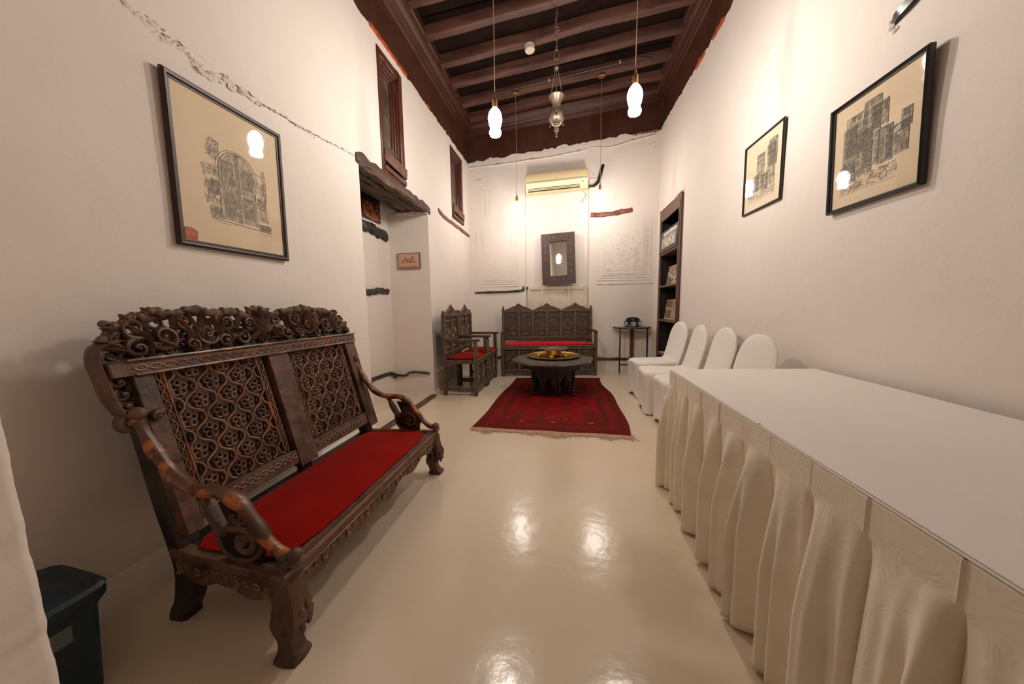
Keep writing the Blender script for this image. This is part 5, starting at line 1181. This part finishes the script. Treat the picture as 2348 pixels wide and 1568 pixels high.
# ------------------------------------------------------------------ rug
def rug():
    t = thing('rug', 'dark red patterned wool rug with fringes under the octagonal table', 'rug', (-.17, 4.2, 0))
    NU, NV = 120, 210; mb = MB()
    def edge(v):  # v 0 front..1 back -> left x,right x,y
        yl = lerp(2.99, 5.20, v); 
        L_ = lerp(-.895, -.80, v) + .012 * sin(v * 9) + .02 * v * (1 - v) ; R_ = lerp(.555, .50, v) + .055 * sin(pi * min(1, v * 1.25)) * (v < .8) + .012 * sin(v * 13); return L_, R_, yl
    def P(u, v):
        L_, R_, y = edge(v); x = lerp(L_, R_, u); y += lerp(0, -.03 + .16 * v, u) + .006 * sin(u * 17); return (x, y, .0075 + .0008 * nz(x * 6, y * 6) + .001 * nz(x * 2, y * 2))
    mb.grid(P, NU, NV); base = len(mb.v)
    # underside rim
    ring = [(i / 60, 0) for i in range(61)] + [(1, i / 80) for i in range(1, 81)] + [(1 - i / 60, 1) for i in range(1, 61)] + [(0, 1 - i / 80) for i in range(1, 80)]
    top = [P(u, v) for u, v in ring]; b0 = len(mb.v); mb.v += [Vector(p) for p in top] + [Vector((p[0], p[1], .0005)) for p in top]; n = len(ring)
    mb.f += [(b0 + i, b0 + (i + 1) % n, b0 + n + (i + 1) % n, b0 + n + i) for i in range(n)]
    random.seed(9); U_ = [(i / NU, j / NV) for i in range(NU + 1) for j in range(NV + 1)]
    def col(u, v):
        W_, H_ = 1.42, 2.3; x = u * W_; y = v * H_; dx = min(x, W_ - x); dy = min(y, H_ - y); d = min(dx, dy)
        red = (.20, .010, .005); br = (.34, .004, .006); dk = (.085, .010, .006); mid = (.15, .016, .007); cream = (.5, .16, .12)
        def tri(a, per): return abs((a / per) % 1 - .5) * 2
        c = red
        if d < .035: c = (.14, .014, .006)
        elif d < .055: c = dk if tri(x + y, .05) > .45 else red
        elif d < .20:
            s_ = y if dx < dy else x; cell = (s_ / .11) % 1 - .5; e = (d - .128) / .075
            c = (.20, .012, .008)
            if abs(cell) + abs(e) < .55: c = mid
            if abs(cell) + abs(e) < .30: c = br
            if abs(abs(e) - .8) < .12: c = dk
        elif d < .23: c = dk if tri(x - y, .045) > .4 else mid
        else:
            gx = (x - .23) / .24; gy = (y - .23) / .27; a = abs(gx % 1 - .5); b = abs(gy % 1 - .5)
            c = br if .62 < y < 1.3 or .26 < y < .62 and .4 < x < 1.0 else red
            m_ = a + b
            if m_ < .34: c = mid if m_ > .22 else tuple((q + q2) / 2 for q, q2 in zip(dk, br))
            if a < .035 and b < .16 or b < .035 and a < .16: c = dk
            if y > 1.1 and m_ < .5: c = tuple(q * .6 for q in c)  # far motifs darkened as well, part of the painted table shade
            if m_ < .035: c = cream
            if tri(y, .27) > .93: c = dk
        for cx_, cy_ in ((.42, .25), (.72, .24), (1.08, .26), (.28, .33), (.66, .36), (.83, .36)):
            if abs(x - cx_) + abs(y - cy_) * 1.6 < .035: c = cream if (cy_ < .3) else (.55, .03, .05)
        c = tuple(q * .7 + q2 * .3 for q, q2 in zip(c, (.22, .010, .006)));  k = .82 + .30 * nz(x * 25, y * 60) + .18 * nz(x * 3, y * 2, 4); back_shade = 1.0 - .25 * max(0, min(1, (y - 1.0) / .8))  # shade under the table painted in, darkening the rug toward its back
        return tuple(max(0, q * k * back_shade) for q in c)
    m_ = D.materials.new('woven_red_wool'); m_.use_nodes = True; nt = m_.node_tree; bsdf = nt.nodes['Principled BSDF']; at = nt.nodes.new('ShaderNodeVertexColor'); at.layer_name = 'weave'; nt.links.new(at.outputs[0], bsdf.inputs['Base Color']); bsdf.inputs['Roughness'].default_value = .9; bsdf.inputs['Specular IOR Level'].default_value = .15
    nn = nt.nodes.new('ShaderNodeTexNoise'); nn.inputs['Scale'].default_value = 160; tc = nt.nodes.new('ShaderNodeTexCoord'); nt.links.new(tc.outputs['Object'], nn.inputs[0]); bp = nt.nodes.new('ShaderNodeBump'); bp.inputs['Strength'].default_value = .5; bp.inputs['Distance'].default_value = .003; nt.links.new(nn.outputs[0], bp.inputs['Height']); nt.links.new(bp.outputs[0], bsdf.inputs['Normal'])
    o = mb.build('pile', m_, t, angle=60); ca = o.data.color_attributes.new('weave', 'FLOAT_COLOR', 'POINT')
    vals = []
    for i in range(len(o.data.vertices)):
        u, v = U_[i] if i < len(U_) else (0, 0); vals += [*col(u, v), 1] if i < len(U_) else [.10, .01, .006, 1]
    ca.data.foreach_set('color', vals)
    mb = MB(); random.seed(15)
    def strands(v, sgn, n, Lm, u0=0, u1=1):
        for i in range(n):
            u = u0 + (u1 - u0) * (i + random.random()) / n; p = Vector(P(u, v)); cl = .35 + 1.1 * abs(nz(u * 11, v + .5)) ; L = Lm * cl * random.uniform(.6, 1.15); a = random.gauss(0, .35) + 1.6 * nz(u * 9, v + 3); q = p + Vector((sin(a) * L, sgn * cos(a) * L, 0)); q.z = .0025; m1 = p.lerp(q, .5); m1.z = .006; wv = .0022
            s_ = Vector((1, 0, 0)) * wv; mb.add([p - s_, p + s_, m1 + s_, m1 - s_, q], [(0, 1, 2, 3), (3, 2, 4)])
    strands(0, -1, 1300, .17); strands(1, 1, 420, .07)
    for i in range(60):
        p = Vector(P(.98 + .02 * random.random(), random.choice((.0, .985, 1)))); a = random.uniform(-.5, 1.2); L = random.uniform(.04, .11); q = p + Vector((cos(a) * L, sin(a) * L, 0)); q.z = .004; mb.add([p, p + Vector((0, .003, 0)), q], [(0, 1, 2)])
    o = mb.build('fringe', M['fringe'], t, solid=2, smooth=False); o['kind'] = 'stuff'
    mb = MB(); mb.loft([[(P(u, 0)[0], P(u, 0)[1] - .050, .002), (P(u, 0)[0], P(u, 0)[1] - .046, .006), (P(u, 0)[0], P(u, 0)[1] + .004, .0075), (P(u, 0)[0], P(u, 0)[1] + .004, .002)] for u in [i / 50 for i in range(51)]]); mb.build('end_band', M['fringe'], t)
rug()

# ------------------------------------------------------------------ side table and telephone
sx, sy, sr, szt = 1.085, 5.97, .305, .772
sd_ = thing('side_table', 'small half round black metal side table with glass top by the bookcase', 'table', (sx, sy - .12, 0))
half_ = [(sx + sr * cos(a), sy - sr * .92 * sin(a)) for a in [pi * k / 24 for k in range(25)]]
mb = MB(); mb.prism(half_, lambda u, v, d: (u, v, d), szt - .012, szt); mb.build('tabletop', M['moongl'], sd_, bevel=.002)
mb = MB(); mb.tube([(a, b, szt - .014) for a, b in half_], .011, 8); mb.tube([(sx - sr, sy, szt - .014), (sx + sr, sy, szt - .014)], .008, 6); mb.build('rim', M['black'], sd_)
for x, y in ((sx - .215, sy - .20), (sx + .215, sy - .20)):
    mb = MB(); mb.bb(x - .011, x + .011, y - .011, y + .011, 0, szt - .02); mb.build('leg', M['black'], sd_, bevel=.002)
mb = MB(); mb.bb(sx - .025, sx + .035, sy - .045, sy - .02, .0, szt - .02); mb.build('leg', M['winwood'], sd_, bevel=.002)
mb = MB(); mb.beam((sx - .215, sy - .20, .145), (sx + .215, sy - .20, .145), .02, .02); mb.build('crossbar', M['black'], sd_)
ph = thing('telephone', 'old black rotary telephone standing on the half round side table', 'telephone', (1.085, 5.83, szt))
px, py, pz = 1.08, 5.84, szt + .0015
mb = MB(); secs = []
for z, a, b, o_y in ((0, .100, .085, 0), (.012, .103, .088, 0), (.03, .095, .080, .002), (.065, .080, .066, .008), (.10, .080, .056, .016), (.126, .076, .044, .022)):
    secs.append([(px + a * cos(q) / max(abs(cos(q)), abs(sin(q))) ** .6, py + o_y + b * sin(q) / max(abs(cos(q)), abs(sin(q))) ** .6, pz + z) for q in [k2 * pi / 12 for k2 in range(24)]])
mb.loft(secs); mb.build('body', M['blackplastic'], ph, angle=50)
mb = MB(); R_ = Matrix.Rotation(radians(58), 3, 'X'); mb.lathe([(.045, 0), (.045, .006), (.015, .008), (0, .008)], (px, py - .063, pz + .05), 24, R_); mb.build('dial', M['moongl'], ph)
mb = MB()
for sg_ in (-1, 1): mb.bb(px + sg_ * .045 - .008, px + sg_ * .045 + .008, py + .0, py + .04, pz + .10, pz + .128)
mb.build('cradle', M['blackplastic'], ph, bevel=.003)
mb = MB(); P = cat([(px - .10, py + .02, pz + .105), (px - .08, py + .02, pz + .132), (px, py + .02, pz + .148), (px + .08, py + .02, pz + .132), (px + .10, py + .02, pz + .105)], 6); mb.tube(P, [.022 - .006 * sin(pi * i / (len(P) - 1)) for i in range(len(P))], 10)
for sg_ in (-1, 1): mb.lathe([(.026, -.02), (.034, -.03), (.034, -.042), (.02, -.045)], (px + sg_ * .100, py + .02, pz + .122), 14)
o = mb.build('handset', M['blackplastic'], ph)
mb = MB(); mb.tube([(px - .125 - .012 * sin(i * .09) + .005 * cos(i * 1.2), py - .01 - .02 * sin(i * .045) + .005 * sin(i * 1.2), pz + .10 - .092 * i / 60) for i in range(61)], .003, 5)
mb.tube(cat([(px - .09, py - .03, pz + .006), (px - .13, py - .07, pz + .006), (px - .16, py - .03, pz + .006), (px - .12, py + .01, pz + .006)], 5), .004, 5)
mb.tube(cat([(px + .08, py, pz + .02), (px + .14, py - .02, pz + .03), (px + .19, py - .02, pz + .006), (px + .15, py - .09, pz + .006), (px + .10, py - .05, pz + .006)], 5), .0045, 5); mb.build('phone_cord', M['blackplastic'], ph)
pp_ = thing('paper_slip', 'crumpled white paper slip beside the black telephone on side table', 'paper', (1.25, 5.83, szt))
mb = MB(); mb.grid(lambda u, v: (1.17 + u * .13 + .01 * nz(v * 5, u * 3), 5.78 + v * .09, szt + .006 + .045 * u * (1 - u) * 2 * abs(nz(u * 3 + 1, v * 3)) + .01), 8, 6); mb.build('sheet', titl, pp_, solid=2)

# ------------------------------------------------------------------ stretch covered chairs
def cover_chair(label):
    t = thing('covered_chair', label, 'chair', (0, 0, 0), 0, 'white covered chairs along the right wall')
    mb = MB(); Dp, Wd, Zs = .52, .44, .455; N = 64
    def ringpt(a, hx, hy, p): c_, s_ = cos(a), sin(a); r = (abs(c_) ** p + abs(s_) ** p) ** (-1 / p); return hx * r * c_, hy * r * s_
    secs = []
    for j in range(14):
        t_ = j / 13
        ring = []
        for k in range(N):
            a = 2 * pi * k / N; corner = abs(sin(2 * a)) ** 2.0
            hem = .002 + .055 * (1 - corner) ** 1.5; z = lerp(hem, Zs - .03, t_)
            lowf = (1 - t_); pinch = 1 - .10 * (1 - corner) * sin(pi * min(1, lowf * .9 + .05)) ; sc_ = 1.0 - .055 * lowf
            x, y = ringpt(a, Dp / 2 * sc_ * pinch, Wd / 2 * sc_ * pinch, 5.5); ring.append((x, y, z))
        secs.append(ring)
    for z, s_ in ((Zs - .018, .995), (Zs - .006, .97), (Zs + .004, .90), (Zs + .012, .6), (Zs + .014, .2)):
        secs.append([(*ringpt(2 * pi * k / N, Dp / 2 * s_, Wd / 2 * s_, 5), z) for k in range(N)])
    mb.loft(secs)
    # back
    secs = []; prof = [(.17, .30), (.20, .38), (.225, .45), (.25, .52), (.272, .60), (.292, .68), (.31, .76), (.322, .83), (.330, .88), (.334, .915), (.335, .928)]
    for i, (x, z) in enumerate(prof):
        v = (z - .30) / .63; hwid = .228 if z < .7 else .228 * sqrt(max(.0, 1 - ((z - .70) / .235) ** 2.4)); hwid = max(hwid, .02); th = .030 if z < .9 else .022
        secs.append([(x + th * sin(q) * 1.0, hwid * cos(q) if True else 0, z) for q in [k * pi / 16 for k in range(32)]])
    mb.loft(secs)
    # fillet between seat and back
    mb.loft([[(.02 + .30 * u, y, Zs + .004 + .055 * u ** 3) for u in (0, .3, .6, .85)] + [(.275, y, .33), (.02, y, .36)] for y in (-.195, -.1, 0, .1, .195)])
    o = mb.build('stretch_cover', M['spandex'], t, local=True)
    md = o.modifiers.new('r', 'REMESH'); md.mode = 'VOXEL'; md.voxel_size = .0085; md.use_smooth_shade = True
    md = o.modifiers.new('s', 'SMOOTH'); md.factor = .6; md.iterations = 14
    for sx_ in (-1, 1):
        for sy_ in (-1, 1):
            mb = MB(); mb.tube([(sx_ * .205, sy_ * .175, .0), (sx_ * .19, sy_ * .165, .30)], .011, 8); mb.build('leg', M['chairmetal'], t, local=True)
    return t
cc = cover_chair('farthest white covered chair, next to the bookcase'); cc.location = (1.05, 4.36, 0); cc.rotation_euler = (0, 0, .15)
# bake the modifiers once so the copies share one light mesh
bpy.context.view_layer.update()
for c in cc.children:
    if c.modifiers:
        me = D.meshes.new_from_object(c.evaluated_get(bpy.context.evaluated_depsgraph_get())); c.modifiers.clear(); me.name = 'stretch_cover'; c.data = me; me.shade_smooth()
dup(cc, (1.035, 3.74, 0), -.02, 'second white covered chair counted from the bookcase')
dup(cc, (1.09, 3.28, 0), .04, 'third white covered chair from the bookcase, half behind the long table')
dup(cc, (1.00, 2.55, 0), .08, 'nearest white covered chair, mostly hidden by the long table')

# ------------------------------------------------------------------ long table with cloth and pleated skirt
lt = thing('banquet_table', 'long folding banquet table hidden under white cloth on the right', 'table', (1.08, .9, 0))
mb = MB(); mb.add([(.66, -.7, .715), (.66, 2.14, .715), (1.47, 2.23, .715), (1.515, -.7, .715), (.66, -.7, .738), (.66, 2.14, .738), (1.47, 2.23, .738), (1.515, -.7, .738)], [(0, 1, 2, 3), (4, 7, 6, 5), (0, 4, 5, 1), (1, 5, 6, 2), (2, 6, 7, 3), (3, 7, 4, 0)])
mb.build('tabletop', M['white'], lt)
for x, y in ((.78, -.5), (1.40, -.5), (.78, 1.95), (1.38, 2.0)):
    mb = MB(); mb.tube([(x, y, 0), (x, y, .716)], .016, 8); mb.build('leg', M['chairmetal'], lt)
ct = thing('table_cloth', 'smooth white cloth lying over the long banquet table', 'tablecloth', (1.08, .9, .74))
mb = MB(); NXc, NYc = 30, 110
def clo(u, v):
    y = lerp(-.7, lerp(2.178, 2.275, u), v); x = lerp(.632, lerp(1.528, 1.484, v), u); z = .7465 + .0016 * nz(x * 2, y * 3) + .0012 * nz(x * 9, y * 2)
    z += .002 * math.exp(-((x - .80 - .015 * sin(y * 2)) / .010) ** 2) * (y < 1.4) + .0025 * math.exp(-((y - 1.78 - .05 * (x - .9)) / .012) ** 2) * (x > .8) * (x < 1.2)
    return (x, y, z)
mb.grid(clo, NXc, NYc)
def edgev(u, v, dz): p = clo(u, v); return (p[0], p[1], p[2] - dz)
ring = [(0, i / NYc) for i in range(NYc + 1)] + [(i / 30, 1) for i in range(1, 31)] + [(1, 1 - i / NYc) for i in range(1, NYc + 1)]
mb.loft([[clo(u, v) for u, v in ring], [edgev(u, v, .008) for u, v in ring]], cap=False, closed=False)
mb.build('cloth', M['cloth'], ct, angle=50)
sk = thing('table_skirt', 'cream pleated jacquard skirt hanging around the long banquet table', 'table skirt', (.62, .9, .3))
# pleats along the front and round the far end
ple = [2.36, 2.20, 2.036, 1.85, 1.66, 1.467, 1.284, 1.12, .943, .774, .601, .43, .25, .07, -.11, -.29, -.47, -.66]
ple = sorted(ple)
def pathpt(s):   # s: distance coordinate; front runs along y, corner at y=2.17
    if s <= 2.15: return Vector((.628, s, 0)), Vector((-1, 0, 0)), Vector((0, 1, 0))
    if s <= 2.15 + .047: a = (s - 2.15) / .047 * (pi / 2 - .1); return Vector((.628 + .03 * (1 - cos(a)), 2.15 + .03 * sin(a), 0)), Vector((-cos(a), sin(a), 0)), Vector((sin(a), cos(a), 0))
    d = Vector((1, .11, 0)).normalized(); q = s - 2.197; return Vector((.656, 2.18, 0)) + d * q, Vector((-.11, 1, 0)).normalized(), d
def skp(s, z):
    k = 0; pl = ple + [2.55, 2.72, 2.90, 3.06]
    while k < len(pl) - 2 and pl[k + 1] < s: k += 1
    t = (s - pl[k]) / (pl[k + 1] - pl[k]); t = min(1, max(0, t)); h = max(0, (.665 - z) / .665); rn = nz(k * 3.7, 1.3); rn2 = nz(k * 5.1, 7.7)
    A = (.140 + .05 * rn) * min(1, h * 2.2) ** .75
    tt = t ** (.75 + .55 * rn); bulge = max(0, sin(pi * tt)) ** .62
    d = A * (bulge * (.85 + .15 * sin(t * 9 + k)) - .55)
    d += .010 * min(1, h * 2) * sin(t * 2 * pi * 3 + rn2 * 9) * bulge
    d -= .035 * min(1, h * 3) * math.exp(-((t - .985) / .035) ** 2) + .02 * min(1, h * 3) * math.exp(-((t - .02) / .03) ** 2)
    # second fold coming in lower down
    d -= (.030 + .02 * rn) * min(1, max(0, h - .15) * 2.5) * math.exp(-((t - (.40 + .2 * rn2)) / .065) ** 2)
    lean = .035 * min(1, h * 2.0) * math.exp(-((t - .90) / .10) ** 2) + .02 * rn * h
    d += .002 * nz(s * 14, z * 5) + .0015 * nz(s * 40, z * 9)
    if z > .655: d = .0015 + .005 * math.exp(-((t - .985) / .012) ** 2)
    p, n_, tg = pathpt(s); p = p + n_ * (d + .004) + tg * lean
    p.z = z; return p
mb = MB(); zs_ = [.742, .735, .72, .70, .68, .668, .66, .65, .635, .615] + [.59 - .59 * i / 26 for i in range(27)]
S0, S1 = -.66, 3.03; NS = 900
rows = []
for i in range(NS + 1):
    s = lerp(S0, S1, i / NS)
    for z in zs_:
        zz = z if z > .3 else max(z, 0) ; hemz = .012 + .012 * abs(nz(s * 3, 5)); zz = lerp(hemz, .742, z / .742); mb.v.append(skp(s, zz))
nz_ = len(zs_)
for i in range(NS):
    for j in range(nz_ - 1): a = i * nz_ + j; mb.f.append((a, a + nz_, a + nz_ + 1, a + 1))
o = mb.build('pleated_cloth', M['skirt'], sk, angle=75)
md = o.modifiers.new('t', 'SOLIDIFY'); md.thickness = .0015; md.offset = -1
mb = MB(); mb.tube([Vector((.622, y, .7465)) for y in [-.7 + 2.87 * i / 40 for i in range(41)]], .0022, 5); mb.build('top_hem', M['skirt'], sk)
for k in range(2):
    y = (1.19, 1.205)[k]
mb = MB(); mb.ball((.628, 1.19, .752), (.003, .004, .003), 8, 5); mb.build('pin', M['copper'], sk)

# ------------------------------------------------------------------ waste bin
bi = thing('waste_bin', 'dark teal plastic swing bin behind the near left wall pier', 'bin', (-1.515, .632, 0), 0)
BM = Matrix.Translation((-1.515, .632, 0)) @ Matrix.Rotation(radians(-5), 4, 'Z') @ Matrix.Diagonal((.93, 1.0, .91, 1))
def rr_ring(hx, hy, z, p=6, n=40): return [BM @ Vector((hx * c_ * r, hy * s_ * r, z)) for c_, s_, r in ((cos(a), sin(a), (abs(cos(a)) ** p + abs(sin(a)) ** p) ** (-1 / p)) for a in [2 * pi * k / n for k in range(n)])]
mb = MB(); mb.loft([rr_ring(.115, .088, 0), rr_ring(.118, .09, .02), rr_ring(.13, .10, .31)]); mb.build('body', M['bin'], bi, angle=40)
mb = MB(); mb.loft([rr_ring(.132, .102, .305), rr_ring(.148, .116, .335), rr_ring(.150, .118, .365), rr_ring(.142, .110, .378), rr_ring(.125, .093, .379), rr_ring(.118, .086, .372), rr_ring(.05, .03, .382), rr_ring(.01, .01, .385)]); mb.build('lid', M['bin'], bi, angle=30)
mb = MB()
f = lambda u, v, d: BM @ Vector((.1275 + (v - .25) * .04 + d, u, v))
mb.prism(rc(-.095, .028, .235, .29), f, 0, .003); mb.build('label_plate', M['binlabel'], bi)
mb = MB(); mb.prism(rc(-.07, -.045, .242, .268), f, .003, .005); mb.build('label_mark', M['black'], bi)

# small marks and pieces drawn in one mesh are stuff
for o in D.objects:
    if o.type == 'MESH':
        b = o.name.split('.')[0]
        if b in ('collage_piece', 'pencil_drawing', 'shading', 'dark_shading', 'plaster_scar', 'crack', 'chipped_paint', 'broken_edge', 'plaster_relief', 'scroll_carving', 'leaf_carving', 'trefoil_carving', 'lattice', 'knee_carving', 'rosette_carving',
                 'wavy_carving', 'piercing', 'chain', 'side_chain', 'pattern_strip', 'calligraphy', 'arabic_lettering', 'latin_lettering', 'title', 'bead_strip', 'rail_bead', 'panel_frame', 'bead_moulding', 'arm_scroll_support', 'arm_scroll', 'louver', 'bead', 'lug', 'engraved_ring', 'cable_clip', 'cover_photo', 'edge_bead', 'arm_bead', 'plaster_bead', 'cradle', 'phone_cord', 'drain_hose', 'moulding', 'border', 'timber_peg', 'corner_knop', 'cable', 'bead_stile'): o['kind'] = 'stuff'
